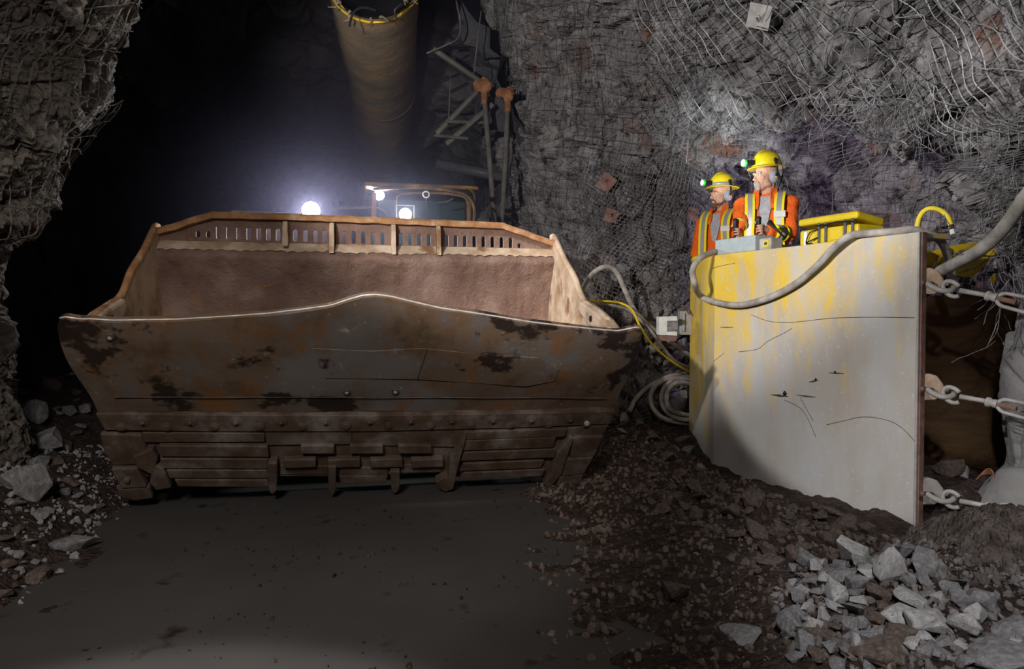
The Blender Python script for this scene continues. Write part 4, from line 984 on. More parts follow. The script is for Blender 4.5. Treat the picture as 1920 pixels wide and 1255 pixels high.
# white channel and grey mount
wc = empty('white_steel_channel', at(1253, 612, 6.0), 'short white steel channel section fixed beside the far edge of the shield panel', 'channel')
MB().prism([at(x, y, 5.9) for x, y in ((1236, 594), (1270, 593), (1270, 602), (1251, 602), (1251, 622), (1270, 622), (1270, 630), (1236, 628))], Vector((0.0, 0.12, 0))).build('channel_section', white_m, wc, bevel=0.003)
MB().prism([at(x, y, 5.9) for x, y in ((1236, 629), (1270, 631), (1268, 640), (1238, 639))], Vector((0, 0.12, 0))).build('channel_base', rustp_m, wc)
gm = empty('grey_mounting_bracket', at(1285, 605, 5.95), 'grey steel mounting bracket between the white channel and the shield panel', 'bracket')
MB().prism([at(x, y, 6.12) for x, y in ((1275, 584), (1296, 582), (1297, 628), (1275, 628))], Vector((0.0, 0.08, 0))).build('mount_plate', steelg_m, gm, bevel=0.003)
MB().box(at(1281, 604, 6.1), (0.02, 0.03, 0.16)).build('mount_rail', boxgrey_m, gm)
MB().tube([at(1278, 572, 6.0), at(1294, 590, 6.0)], 0.008, 6).build('mount_clip', rustp_m, gm)
# wires at the foot of the cavity
mb = MB()
for k in range(4):
    mb.tube(curve([at(1830+2*k, 900-2*k, 4.0), at(1850, 880+3*k, 4.0-0.02*k), at(1862, 885+2*k, 3.95), at(1860, 905, 3.95), at(1845+3*k, 925, 3.95)], 6), 0.0035, 5)
tag(mb.build('wire_bundle', rusto_m, sm=True), 'small bundle of loose coppery wires among rocks in the cavity', 'wire', kind='stuff')

# ------------------------------------------------------------------ things on top of the panel
zt = 1.746
def control_box():
    r = empty('remote_control_unit', PP(0.20, 0.10, zt), 'pale grey remote control box with black joysticks on the shield panel', 'controller')
    ax = (PD, PN, BZ); q0, q1 = -0.035, 0.385
    MB().box(PP((q0+q1)/2, 0.13, zt+0.062), (q1-q0, 0.20, 0.12), ax).build('control_case', boxgrey_m, r, bevel=0.008)
    d = MB().box(PP(q1+0.07, 0.12, zt+0.047), (0.115, 0.13, 0.09), ax).build('receiver_unit', steelg_m, r, bevel=0.012)
    MB().box(PP(q1+0.085, 0.053, zt+0.047), (0.055, 0.006, 0.05), ax).build('label_plate', yel_m, d)
    MB().box(PP(q1+0.085, 0.0485, zt+0.049), (0.022, 0.004, 0.018), ax).build('label_symbol', black_m, d)
    for q, h, tip in ((0.085, 0.165, 0), (0.325, 0.15, 0)):
        b = PP(q, 0.13, zt+0.12)
        j = MB().lathe([(0.026, 0), (0.022, 0.02), (0.010, 0.028), (0.010, 0.05), (0.017, 0.06), (0.019, h-0.03), (0.021, h-0.01), (0.016, h), (0.006, h+0.004)], b, BZ, 14).build('joystick', black_m, r, sm=True)
        MB().box(b + BZ*(h*0.82) - PN*0.018, (0.012, 0.008, 0.016), ax).build('joystick_button', dgrey_m, j)
    j = MB().tube([PP(0.56, 0.14, zt+0.09), PP(0.50, 0.12, zt+0.16), PP(0.455, 0.10, zt+0.215)], [0.007, 0.009, 0.02], 10).build('stub_aerial', black_m, r, sm=True)
    MB().tube(curve([PP(0.56, 0.12, zt+0.03), PP(0.62, 0.10, zt+0.02), PP(0.68, 0.08, zt+0.015), PP(0.78, 0.16, zt+0.02), PP(0.86, 0.18, zt+0.03)], 6), 0.006, 6).build('control_cable', black_m, r)
control_box()
def yellow_case():
    def q_of(px):  # distance along the panel top for a pixel column
        p = on_plane(px, 460, PP(0, 0.05, 0), PN); return (p - PC).dot(PD)
    q0, q1 = q_of(1497), q_of(1607)
    r = empty('yellow_equipment_case', PP((q0+q1)/2, 0.17, zt), 'open yellow hard-shell equipment case with black latches on the shield panel', 'case')
    ax = (PD, PN, BZ); W_ = q1-q0; qc = (q0+q1)/2
    b = MB().box(PP(qc, 0.19, zt+0.055), (W_, 0.26, 0.105), ax).build('case_base', yel_m, r, bevel=0.014)
    tilt = 0.10
    lax = (PD*math.cos(tilt) + BZ*math.sin(-tilt)*-0.0, (PN*math.cos(0.12) + BZ*math.sin(-0.12)).normalized(), (BZ*math.cos(0.12) + PN*math.sin(0.12)).normalized())
    l = MB().box(PP(qc, 0.18, zt+0.148), (W_+0.01, 0.27, 0.05), lax).build('case_lid', yel_m, r, bevel=0.016)
    MB().box(PP(qc, 0.18, zt+0.176), (W_-0.05, 0.2, 0.014), lax).build('lid_panel', rustp_m, l, bevel=0.004)
    for t in (0.36, 0.48, 0.80, 0.92):
        q = q0 + W_*t
        MB().box(PP(q, 0.055, zt+0.085), (0.018, 0.014, 0.15), ax).build('latch', dgrey_m, r, bevel=0.003)
    MB().box(PP(q0+W_*0.12, 0.057, zt+0.05), (0.025, 0.006, 0.09), ax).build('reflective_label', white_m, r)
    MB().box(PP(q0+W_*0.65, 0.057, zt+0.06), (W_*0.22, 0.008, 0.085), ax).build('case_recess', hop_m, r, bevel=0.003)
    for k, z in enumerate((0.045, 0.10)):
        MB().tube(curve([PP(q0+W_*0.36, 0.045, zt+z), PP(q0+W_*0.24, 0.03, zt+z-0.02), PP(q0+W_*0.18, 0.03, zt+0.01), PP(q0+W_*0.30, 0.03, zt+0.005)], 6), 0.0045, 6).build('case_cable', black_m, r)
    MB().tube(curve([PP(q0+W_*0.33, 0.04, zt+0.125), PP(q0+W_*0.5, 0.03, zt+0.12), PP(q0+W_*0.7, 0.035, zt+0.13), PP(q0+W_*0.95, 0.04, zt+0.12)], 6), 0.005, 6).build('case_cable', black_m, r)
    MB().tube([PP(q0+W_*0.5, 0.10, zt+0.20), PP(q0+W_*0.52, 0.10, zt+0.42)], 0.004, 6).build('whip_aerial', black_m, r)
yellow_case()

# ------------------------------------------------------------------ people
def remesh(o, vox, it=4, fac=0.5):
    a = o.modifiers.new('remesh', 'REMESH'); a.mode = 'VOXEL'; a.voxel_size = vox; a.use_smooth_shade = True
    b = o.modifiers.new('smooth', 'SMOOTH'); b.factor = fac; b.iterations = it
    return o
def rz(v, a): return Vector((v.x*math.cos(a)-v.y*math.sin(a), v.x*math.sin(a)+v.y*math.cos(a), v.z))
def person(loc, phi, hphi, label, shoulders, elbows, hands, beard, hatband, hat_w, sticks, pitch=0.0, shirt=True, tapecuff=True):
    loc = Vector(loc); root = empty('person', loc, label, 'person')
    def w(x, y, z): return loc + rz(Vector((x, y, z)), phi)          # torso frame: faces -y
    HC = w(0, -0.02, 1.64)                                            # head centre
    hx, hy, hz = rz(Vector((1, 0, 0)), hphi), rz(Vector((0, 1, 0)), hphi), Vector((0, 0, 1))
    hy2 = (hy*math.cos(pitch) + hz*math.sin(pitch)); hz2 = (hz*math.cos(pitch) - hy*math.sin(pitch)); hax = (hx, hy2, hz2)
    def h(x, y, z): return HC + hx*x + hy2*y + hz2*z
    b = MB()
    # head: cranium, face, jaw, cheeks, brow, nose, lips, chin, ears
    b.ball(h(0, 0.015, 0.045), (0.076, 0.094, 0.085), 20, 14, hax); b.ball(h(0, -0.03, -0.02), (0.064, 0.062, 0.085), 18, 12, hax)
    b.ball(h(0, -0.045, -0.075), (0.046, 0.045, 0.036), 16, 10, hax); b.ball(h(0, -0.078, -0.098), (0.022, 0.018, 0.018), 12, 8, hax)
    for s in (-1, 1):
        b.ball(h(s*0.040, -0.062, -0.015), (0.022, 0.020, 0.022), 12, 8, hax); b.ball(h(s*0.028, -0.082, 0.028), (0.024, 0.012, 0.008), 12, 8, hax)
        b.ball(h(s*0.050, -0.02, -0.065), (0.018, 0.035, 0.025), 12, 8, hax); b.ball(h(s*0.077, 0.015, -0.005), (0.010, 0.018, 0.030), 10, 8, hax)
        b.ball(h(s*0.011, -0.098, -0.026), (0.009, 0.010, 0.008), 8, 6, hax)
    b.tube([h(0, -0.082, 0.026), h(0, -0.098, 0.000), h(0, -0.113, -0.020), h(0, -0.096, -0.030)], [0.009, 0.010, 0.012, 0.009], 10)
    b.ball(h(0, -0.113, -0.020), 0.0125, 10, 8)
    b.ball(h(0, -0.090, -0.052), (0.024, 0.012, 0.0065), 12, 8, hax); b.ball(h(0, -0.088, -0.064), (0.021, 0.012, 0.0075), 12, 8, hax)
    # neck, torso core, limbs
    b.cap(w(0, 0.015, 1.42), h(0, 0.02, -0.05), 0.062, 0.056); b.cap(w(0, 0, 1.0), w(0, 0.01, 1.37), 0.10, 0.105)
    for s in (-1, 1):
        b.cap(w(s*0.09, 0, 0.92), w(s*0.10, 0, 0.50), 0.085, 0.055); b.cap(w(s*0.10, 0, 0.50), w(s*0.10, 0.01, 0.10), 0.055, 0.038); b.cap(w(s*0.10, 0.03, 0.04), w(s*0.10, -0.12, 0.035), 0.04, 0.035)
    for S3, E, Hd in zip(shoulders, elbows, hands):
        b.cap(S3, E, 0.05, 0.040); b.cap(E, Hd, 0.040, 0.026)
    # hands gripping vertical sticks: palm and five separate fingers
    for E, Hd, st in zip(elbows, hands, sticks):
        if st is None:
            d = (Hd-E).normalized(); sd = d.cross(Vector((0, 1, 0))).normalized(); b.cap(Hd, Hd+d*0.07, 0.028, 0.030)
            for k in range(4): b.cap(Hd+d*0.08+sd*(k-1.5)*0.019, Hd+d*(0.155-0.008*abs(k-1.2))+sd*(k-1.5)*0.021+Vector((0, -0.02, 0)), 0.009, 0.0075, 8)
            b.cap(Hd+d*0.03+sd*0.03, Hd+d*0.09+sd*0.055, 0.010, 0.008, 8); continue
        c = Vector(st); dr = Vector((Hd.x-c.x, Hd.y-c.y, 0)).normalized(); sd = Vector((-dr.y, dr.x, 0))
        palm = c + dr*0.034
        b.cap(Hd, palm + dr*0.012, 0.027, 0.024); b.ball(palm + dr*0.010, (0.026, 0.026, 0.043), 14, 10)
        sgn = 1 if sd.dot(Vector((0, -1, 0))) > 0 else -1
        for k in range(4):
            z = 0.032 - 0.0215*k; ln = (2.75, 3.05, 2.9, 2.4)[k]; P_ = []
            for i in range(8):
                a = -0.35 + (ln+0.35)*i/7; P_.append(c + dr*(math.cos(a)*0.030) + sd*(sgn*math.sin(a)*0.030) + Vector((0, 0, z - 0.004*i*0.3)))
            b.tube(P_, [0.0102, 0.0098, 0.0102, 0.0092, 0.0095, 0.0088, 0.0082, 0.0066], 8)
            b.ball(P_[-1], 0.0068, 8, 6)
        P_ = [palm + Vector((0, 0, 0.02)) - sd*sgn*0.012, c + dr*0.020 - sd*sgn*0.026 + Vector((0, 0, 0.042)), c - dr*0.006 - sd*sgn*0.026 + Vector((0, 0, 0.050)), c - dr*0.022 - sd*sgn*0.012 + Vector((0, 0, 0.050))]
        b.tube(curve(P_, 4), 0.0108, 8); b.ball(P_[-1], 0.010, 8, 6)
    body = b.build('body', skin_m, root); remesh(body, 0.0042, 3, 0.4)
    # eyes
    for s in (-1, 1):
        e = MB().ball(h(s*0.030, -0.0805, 0.012), 0.0098, 12, 8).build('eye', white_m, root, sm=True)
        MB().ball(h(s*0.030, -0.0885, 0.012), (0.0055, 0.0028, 0.0055), 10, 6, hax).build('iris', hairb_m, e, sm=True)
        MB().tube([h(s*0.014, -0.094, 0.033), h(s*0.030, -0.0955, 0.035), h(s*0.048, -0.084, 0.030)], [0.003, 0.0045, 0.003], 6).build('eyebrow', beard, root)
    # beard and hair
    bd = MB(); bd.ball(h(0, -0.082, -0.094), (0.030, 0.020, 0.026), 14, 10, hax)
    for s in (-1, 1): bd.tube([h(s*0.004, -0.103, -0.041), h(s*0.022, -0.097, -0.046), h(s*0.030, -0.086, -0.062), h(s*0.024, -0.084, -0.085)], [0.006, 0.007, 0.006, 0.008], 8)
    if beard is hairb_m:
        for s in (-1, 1): bd.tube([h(s*0.030, -0.076, -0.085), h(s*0.052, -0.045, -0.082), h(s*0.068, -0.012, -0.055), h(s*0.074, 0.0, -0.01)], [0.014, 0.013, 0.011, 0.008], 8)
    o = bd.build('beard', beard, root); remesh(o, 0.004, 2)
    hr_ = MB(); hr_.ball(h(0, 0.045, 0.0), (0.079, 0.072, 0.062), 18, 12, hax); hr_.build('hair', beard, root, sm=True)
    # coverall: torso loft plus sleeves and legs
    c = MB(); rings = []
    for z, rx, ry, oy in ((0.84, 0.17, 0.135, 0), (0.95, 0.185, 0.14, 0), (1.05, 0.175, 0.135, 0), (1.18, 0.185, 0.135, 0), (1.30, 0.20, 0.135, 0.005), (1.40, 0.195, 0.12, 0.01), (1.46, 0.15, 0.10, 0.015), (1.50, 0.085, 0.082, 0.015)):
        rings.append([w(rx*math.copysign(abs(math.cos(2*PI*j/32))**0.85, math.cos(2*PI*j/32)), oy + ry*math.copysign(abs(math.sin(2*PI*j/32))**0.85, math.sin(2*PI*j/32)), z) for j in range(32)])
    c.loft(rings)
    cuff = []
    for S3, E, Hd in zip(shoulders, elbows, hands):
        d = (Hd-E); wr = E + d*0.80
        c.cap(S3, E, 0.076, 0.062, 14); c.cap(E, wr, 0.060, 0.046, 14); cuff.append((E, d, wr)); c.ball(S3, (0.08, 0.08, 0.075), 14, 10)
    for s in (-1, 1):
        c.cap(w(s*0.09, 0, 0.90), w(s*0.10, 0, 0.50), 0.105, 0.085, 14); c.cap(w(s*0.10, 0, 0.50), w(s*0.10, 0.01, 0.12), 0.085, 0.07, 14)
    # folds
    for v in c.v: v += Vector((noise.noise(v*9), noise.noise(v*9+Vector((4, 0, 0))), noise.noise(v*9+Vector((0, 4, 0)))))*0.010
    cv = c.build('coverall', orange_m, root, sm=True); remesh(cv, 0.007, 3, 0.5)
    dm = cv.modifiers.new('folds', 'DISPLACE'); tx = bpy.data.textures.new('folds', 'CLOUDS'); tx.noise_scale = 0.06; dm.texture = tx; dm.strength = 0.016; dm.texture_coords = 'LOCAL'
    # collar and shirt opening
    if shirt:
        MB().prism([w(x, -0.136 - 0.03*(z < 1.3) + 0.42*max(0, z-1.36), z) for x, z in ((-0.065, 1.475), (-0.05, 1.36), (-0.02, 1.22), (0.02, 1.20), (0.045, 1.36), (0.06, 1.475))], rz(Vector((0, 0.03, 0)), phi)).build('shirt', shirt_m, cv, bevel=0.004)
    for s in (-1, 1):
        MB().prism([w(s*x, y, z) for x, y, z in ((0.046, -0.082, 1.535), (0.085, -0.03, 1.545), (0.105, -0.085, 1.45), (0.085, -0.128, 1.385), (0.050, -0.135, 1.36), (0.040, -0.118, 1.43))], rz(Vector((0, -0.012, 0)), phi)).build('collar', orange_m, cv, bevel=0.004)
    c2 = MB().loft([[w(0.082*math.cos(a)*k, 0.02+0.072*math.sin(a)*k, z) for a in [PI*0.05 + PI*0.9*j/15 for j in range(16)] + [PI*0.95 - PI*0.9*j/15 for j in range(16)]] for z, k in ((1.46, 1.15), (1.50, 1.06), (1.545, 1.0))], False)
    c2.build('collar', orange_m, cv, sm=True)
    # shoulder braces: yellow edges with grey reflective centre, following the chest and over the shoulder
    def brace(s):
        pathp = [(0.115, -0.155, 0.95), (0.115, -0.158, 1.08), (0.112, -0.162, 1.20), (0.108, -0.164, 1.30), (0.108, -0.150, 1.39), (0.112, -0.115, 1.455), (0.115, -0.05, 1.502), (0.115, 0.02, 1.512), (0.112, 0.09, 1.475), (0.11, 0.14, 1.38), (0.11, 0.155, 1.2), (0.11, 0.155, 1.0)]
        L = curve([Vector(p) for p in pathp], 4)
        for name, x0, x1, m_, hh in (('brace_edge', -0.038, -0.019, hiy_m, 0.0), ('brace_edge', 0.019, 0.038, hiy_m, 0.0), ('reflective_tape', -0.019, 0.019, refl_m, 0.001)):
            rg = []
            for k, p in enumerate(L):
                t = (L[min(k+1, len(L)-1)] - L[max(k-1, 0)]).normalized(); n = Vector((1, 0, 0)).cross(t).normalized()
                if n.dot(Vector((0, p.y, p.z-1.2))) < 0: n = -n
                q = p + n*(0.006+hh)
                rg.append([w(s*(q.x+x0), q.y, q.z), w(s*(q.x+x1), q.y, q.z), w(s*(q.x+x1), q.y-n.y*0.012, q.z-n.z*0.012), w(s*(q.x+x0), q.y-n.y*0.012, q.z-n.z*0.012)])
            MB().loft(rg).build(name, m_, cv)
    brace(-1); brace(1)
    for (E, d, wr) in cuff:
        if not tapecuff: break
        L_ = d.length; dn = d.normalized()
        for a0, a1, m_, nm in ((0.20, 0.32, hiy_m, 'sleeve_band'), (0.32, 0.55, refl_m, 'sleeve_tape'), (0.55, 0.67, hiy_m, 'sleeve_band')):
            r0 = lerp(0.066, 0.052, a0/0.8)+0.004; r1 = lerp(0.066, 0.052, a1/0.8)+0.004
            MB().lathe([(r0-0.01, a0*L_), (r0, a0*L_+0.001), (r1, a1*L_-0.001), (r1-0.01, a1*L_)], E, dn, 22).build(nm, m_, cv, sm=True)
    MB().box(w(0.115, -0.176, 1.315), (0.085, 0.008, 0.05), (rz(Vector((1, 0, 0)), phi), rz(Vector((0, 1, 0)), phi), BZ)).build('name_badge', white_m, cv, bevel=0.003)
    # hard hat
    hc = h(0, 0.01, 0.078); n = 30; rg = []
    for zz, k in ((0.0, 1.0), (0.03, 0.99), (0.06, 0.93), (0.085, 0.80), (0.105, 0.58), (0.117, 0.30), (0.120, 0.03)):
        rg.append([hc + hx*(0.102*k*math.cos(2*PI*j/n)) + hy2*(0.120*k*math.sin(2*PI*j/n)) + hz2*zz*1.1 for j in range(n)])
    hat = MB().loft(rg, True).build('hard_hat', hat_m, root, sm=True)
    MB().loft([[hc + hx*(k*0.102+e)*math.cos(2*PI*j/n) + hy2*((k*0.125+e*1.2)*math.sin(2*PI*j/n)) + hz2*zz for j in range(n)] for k, e, zz in ((1, -0.012, 0.004), (1, 0.0, 0.006), (1, hat_w, -0.006), (1, hat_w, -0.011), (1, 0.0, -0.003), (1, -0.012, -0.003))]).build('hat_brim', hat_m, hat, sm=True)
    MB().tube([hc + hy2*(0.121*math.cos(a)) + hz2*(0.134*math.sin(a)+0.002) for a in [0.35 + (PI-0.7)*k/16 for k in range(17)]], 0.008, 8).build('hat_ridge', hat_m, hat, sm=True)
    if hatband:
        MB().loft([[hc + hx*((0.104)*k*math.cos(2*PI*j/n)) + hy2*((0.127)*k*math.sin(2*PI*j/n)) + hz2*zz for j in range(n)] for zz, k in ((0.008, 0.97), (0.008, 1.0), (0.035, 0.995), (0.035, 0.96))], False).build('reflective_band', refl_m, hat, sm=True)
    # cap lamp on the front
    lc = hc - hy2*0.135 + hz2*0.035
    cl = MB().box(lc - hy2*0.012, (0.045, 0.05, 0.04), hax); cl.tube([lc, lc - hy2*0.055], 0.022, 12); cl = cl.build('cap_lamp', black_m, hat, bevel=0.004)
    MB().lathe([(0.024, 0), (0.032, 0.012), (0.030, 0.030)], lc - hy2*0.055, -hy2, 18).build('lamp_ring', green_m, hat, sm=True)
    MB().lathe([(0.027, 0), (0.020, 0.004)], lc - hy2*0.086, -hy2, 16).build('lamp_glass', lampcap_m, hat)
    MB().tube(curve([hc + hx*0.05 + hz2*0.11 - hy2*0.02, hc + hy2*0.10 + hz2*0.09, hc + hy2*0.155 + hz2*0.0, hc + hy2*0.13 - hz2*0.12, w(0.02, 0.15, 1.40)], 6), 0.004, 6).build('lamp_cord', black_m, hat)
    # ear defenders
    for s in (-1, 1):
        ec = h(s*0.090, 0.012, -0.012)
        cup = MB(); cup.ball(ec, (0.024, 0.036, 0.048), 18, 12, hax); cup.ball(ec - hx*s*0.012, (0.014, 0.040, 0.052), 16, 10, hax)
        cu_ = cup.build('ear_cup', muff_m, hat, sm=True)
        MB().tube(curve([ec + hx*s*0.020, ec + hx*s*0.034 + hz2*0.035, ec + hx*s*0.030 + hz2*0.09, ec + hx*s*0.018 + hz2*0.125], 5), 0.009, 8).build('ear_cup_arm', black_m, hat, sm=True)
        MB().ball(ec + hx*s*0.020 + hz2*0.128, (0.010, 0.016, 0.018), 10, 8, hax).build('ear_cup_mount', black_m, hat, sm=True)
        MB().ball(ec + hx*s*0.024 - hz2*0.008, (0.004, 0.010, 0.010), 10, 8, hax).build('ear_cup_dot', hat_m, hat, sm=True)
    return root, h
lampcap_m = mat('cap_lamp_glass', [(0.0, (0.9, 0.9, 0.88, 1))], bump=0, rough=0.2, emit=((1, 1, 0.95, 1), 0.15))
st1 = PP(0.085, 0.13, zt+0.12+0.058); st2 = PP(0.325, 0.13, zt+0.12+0.055)
EL1 = at(1388, 421, 5.50); EL2 = at(1479, 440, 5.40)
O1 = Vector((2.065, 5.58, 0.745))
def wl(o, phi, x, y, z): return o + rz(Vector((x, y, z)), phi)
ph1 = -0.42
person(O1, ph1, -1.28, 'taller worker in orange coveralls with grey goatee, gripping the joysticks of the control box',
       [wl(O1, ph1, -0.175, 0.0, 1.42), wl(O1, ph1, 0.175, 0.0, 1.42)], [EL1, EL2],
       [st1 + (EL1-st1).normalized()*0.075, st2 + (EL2-st2).normalized()*0.075], hairg_m, False, 0.028, [st1, st2], pitch=0.06)
O2 = Vector((1.955, 6.38, 0.735)); ph2 = -0.75
e2 = [wl(O2, ph2, -0.24, -0.02, 1.12), wl(O2, ph2, 0.24, 0.02, 1.12)]
person(O2, ph2, -1.22, 'shorter worker in orange coveralls, brown beard, banded yellow hard hat, standing behind the taller one',
       [wl(O2, ph2, -0.175, 0, 1.40), wl(O2, ph2, 0.175, 0, 1.40)], e2, [e2[0] + Vector((0.02, -0.08, -0.22)), e2[1] + Vector((0, -0.06, -0.23))], hairb_m, True, 0.034, [None, None], pitch=0.02)

# ------------------------------------------------------------------ rocks
def hull(seed, sx=1, sy=1, sz=1, n=16):
    rnd = random.Random(seed); bm = bmesh.new()
    for k in range(n):
        v = Vector((rnd.gauss(0, 1), rnd.gauss(0, 1), rnd.gauss(0, 1))).normalized()
        r = rnd.uniform(0.42, 0.52); bm.verts.new((v.x*r*sx, v.y*r*sy, v.z*r*sz))
    bmesh.ops.convex_hull(bm, input=bm.verts)
    bmesh.ops.delete(bm, geom=[v for v in bm.verts if not v.link_faces], context='VERTS')
    bmesh.ops.dissolve_limit(bm, angle_limit=0.22, verts=bm.verts, edges=bm.edges)
    bmesh.ops.bevel(bm, geom=bm.edges[:], offset=0.022, segments=1, affect='EDGES', clamp_overlap=True)
    bmesh.ops.triangulate(bm, faces=bm.faces)
    bmesh.ops.subdivide_edges(bm, edges=[e for e in bm.edges if e.calc_length() > 0.16], cuts=1, use_grid_fill=True)
    for v in bm.verts: v.co += v.normal*(0.022*noise.noise(v.co*5+Vector((seed, 0, 0))) + 0.012*noise.noise(v.co*12+Vector((seed, 4, 0))))
    me = bpy.data.meshes.new('rock'); bm.to_mesh(me); bm.free(); return me
SH = [(1, 1, 0.7), (1.25, 0.8, 0.6), (1, 0.85, 0.85), (1.4, 0.9, 0.5), (0.9, 1.1, 0.75), (1.15, 1, 0.45)]
ROCKS = {}
for mi, m_ in enumerate((stone_br, stone_gr, stone_pl)):
    ROCKS[mi] = []
    for k in range(9):
        me = hull(100*mi + k, *SH[k % 6], n=10 + k % 7); me.materials.append(m_); ROCKS[mi].append(me)
placed = []
def rock(p, s, mi, label, group=None, k=None, rot=None, sc=(1, 1, 1), sink=0.22, name='rock'):
    rnd = random.Random(len(placed)*17+3)
    me = ROCKS[mi][rnd.randrange(9) if k is None else k]
    o = bpy.data.objects.new(name, me); COL.objects.link(o)
    o.rotation_euler = rot or (rnd.uniform(-0.5, 0.5), rnd.uniform(-0.5, 0.5), rnd.uniform(0, 6.28)); o.scale = (s*sc[0], s*sc[1], s*sc[2])
    R = o.rotation_euler.to_matrix(); lo = min((R @ Vector((v.co.x*o.scale[0], v.co.y*o.scale[1], v.co.z*o.scale[2]))).z for v in me.vertices)
    o.location = (p[0], p[1], p[2] - lo - s*sink*0.5); placed.append((p[0], p[1], s))
    return tag(o, label, 'rock', group)
# named rocks (pixel centre-bottom, pixel width)
NAMED = [
 (1390, 1188, 84, 1, 'lone flat-topped pale grey rock on brown gravel near the bottom edge', 5, (1, 1, 0.8)),
 (1268, 1130, 72, 0, 'lone rounded brown rock on the gravel beside the puddle', 2, (1, 1, 0.8)),
 (1412, 958, 62, 0, 'large rounded brown boulder at the foot of the shield panel', 2, (1, 0.9, 0.9)),
 (1667, 1098, 62, 2, 'tall pale pointed wedge rock standing in the front rubble pile', 4, (0.8, 0.9, 1.7)),
 (1625, 1090, 56, 2, 'pale square-cut rock leaning on the tall pointed wedge rock', 0, (1.1, 0.9, 0.8)),
 (1530, 1082, 46, 2, 'pale rounded rock at the upper left corner of the front rubble pile', 2, (1.1, 0.9, 0.8)),
 (1565, 1125, 66, 2, 'bright pale chunky rock in the middle left of the front rubble pile', 1, (1, 1, 1.1)),
 (1612, 1138, 40, 2, 'pale cube-like rock in the middle of the front rubble pile', 0, (1, 1, 1)),
 (1567, 1152, 44, 2, 'small pale brick-shaped rock in the front rubble pile', 1, (1.3, 0.8, 0.7)),
 (1680, 1165, 70, 2, 'broad pale angular rock in the centre of the front rubble pile', 3, (1, 1, 1)),
 (1740, 1175, 120, 2, 'long pale slab tilted down the right side of the front rubble pile', 3, (0.7, 1.0, 0.9)),
 (1785, 1130, 44, 1, 'smooth pale rock half buried at the edge of the soil mound', 4, (0.8, 1, 1.2)),
 (1825, 1175, 56, 2, 'round pale rock with a crack beside the soil mound', 2, (1, 1, 1)),
 (1720, 1182, 40, 1, 'pitted grey tongue-shaped rock leaning on the long pale slab', 1, (0.7, 0.8, 1.3)),
 (1645, 1200, 72, 1, 'dark grey blocky rock low in the front rubble pile', 0, (1.1, 1, 0.8)),
 (1690, 1215, 62, 0, 'brown angular rock in the lower middle of the front rubble pile', 4, (1.1, 1, 0.9)),
 (1755, 1240, 92, 1, 'big grey block near the bottom edge of the picture', 0, (1.1, 1, 0.7)),
 (1880, 1250, 140, 1, 'largest flat grey rock in the bottom corner under the rock wall', 5, (1.1, 1, 0.7)),
 (1535, 1210, 56, 0, 'reddish brown rock at the lower left of the front rubble pile', 3, (1.1, 1, 0.8)),
 (1768, 1000, 52, 1, 'grey rounded block wedged under the lowest turnbuckle', 0, (1, 0.9, 0.9)),
 (1548, 1015, 40, 0, 'brown wedge rock in the rubble along the foot of the shield panel', 4, (1, 1, 0.8)),
 (1440, 1060, 60, 0, 'dark brown broad rock in the middle of the brown rubble slope', 3, (1.1, 1, 0.7)),
 (1225, 770, 40, 2, 'pale crumpled rock at the foot of the wall behind the bucket corner', 1, (1, 1, 1)),
 (1170, 800, 34, 2, 'small pale rock closest to the right end of the bolt band', 4, (1, 1, 1)),
 (1275, 775, 60, 1, 'round grey boulder inside the loose coil of hose', 2, (1, 1, 1.2)),
 (60, 935, 86, 2, 'large pale grey pointed boulder on the dark rubble bank', 4, (0.9, 1, 1.5)),
 (15, 915, 60, 2, 'pale boulder cut by the picture edge beside the pointed boulder', 2, (1, 1, 1.1)),
 (28, 948, 44, 1, 'grey rock in front of the pointed boulder on the dark bank', 0, (1, 1, 0.9)),
 (130, 1030, 78, 1, 'bluish grey flat rock at the edge of the puddle on the dark bank', 5, (1.2, 0.9, 0.9)),
 (72, 1095, 54, 0, 'pinkish rounded rock on the dark bank nearest the puddle corner', 2, (1.1, 1, 0.8)),
 (72, 978, 40, 2, 'small flat pale rock below the pointed boulder', 5, (1.1, 1, 0.9)),
 (60, 790, 64, 1, 'tall grey slab leaning against the dark wall', 3, (0.7, 0.8, 2.0)),
 (85, 850, 62, 1, 'smooth dark grey boulder under the leaning slab', 2, (1, 1, 1.1)),
 (128, 780, 34, 1, 'small grey rock behind the left corner of the bucket', 4, (1, 1, 1)),
 (150, 808, 36, 2, 'small pale rock close to the left end of the bolt band', 1, (1, 1, 0.8)),
 (1780, 905, 60, 0, 'dim round boulder deep inside the dark cavity', 2, (1, 1, 1)),
 (1805, 930, 44, 2, 'pale angular rock on the cavity floor above the lowest turnbuckle', 4, (1, 1, 1)),
]
for px, py, wpx, mi, lab, k, sc in NAMED:
    p = ground_hit(px, py - 4); s = wpx/FPX*p.y*1.12
    if px < 200 and mi == 2: mi = 1
    if px > 1760 and py < 940: p = at(px, py, 4.5); p.z = gbase(p.x, p.y); 
    rock((p.x, p.y, gz(p.x, p.y)), s*0.95, mi, lab, None, k, (0.12, -0.1, (px*0.37) % 6.28), sc, 0.2)
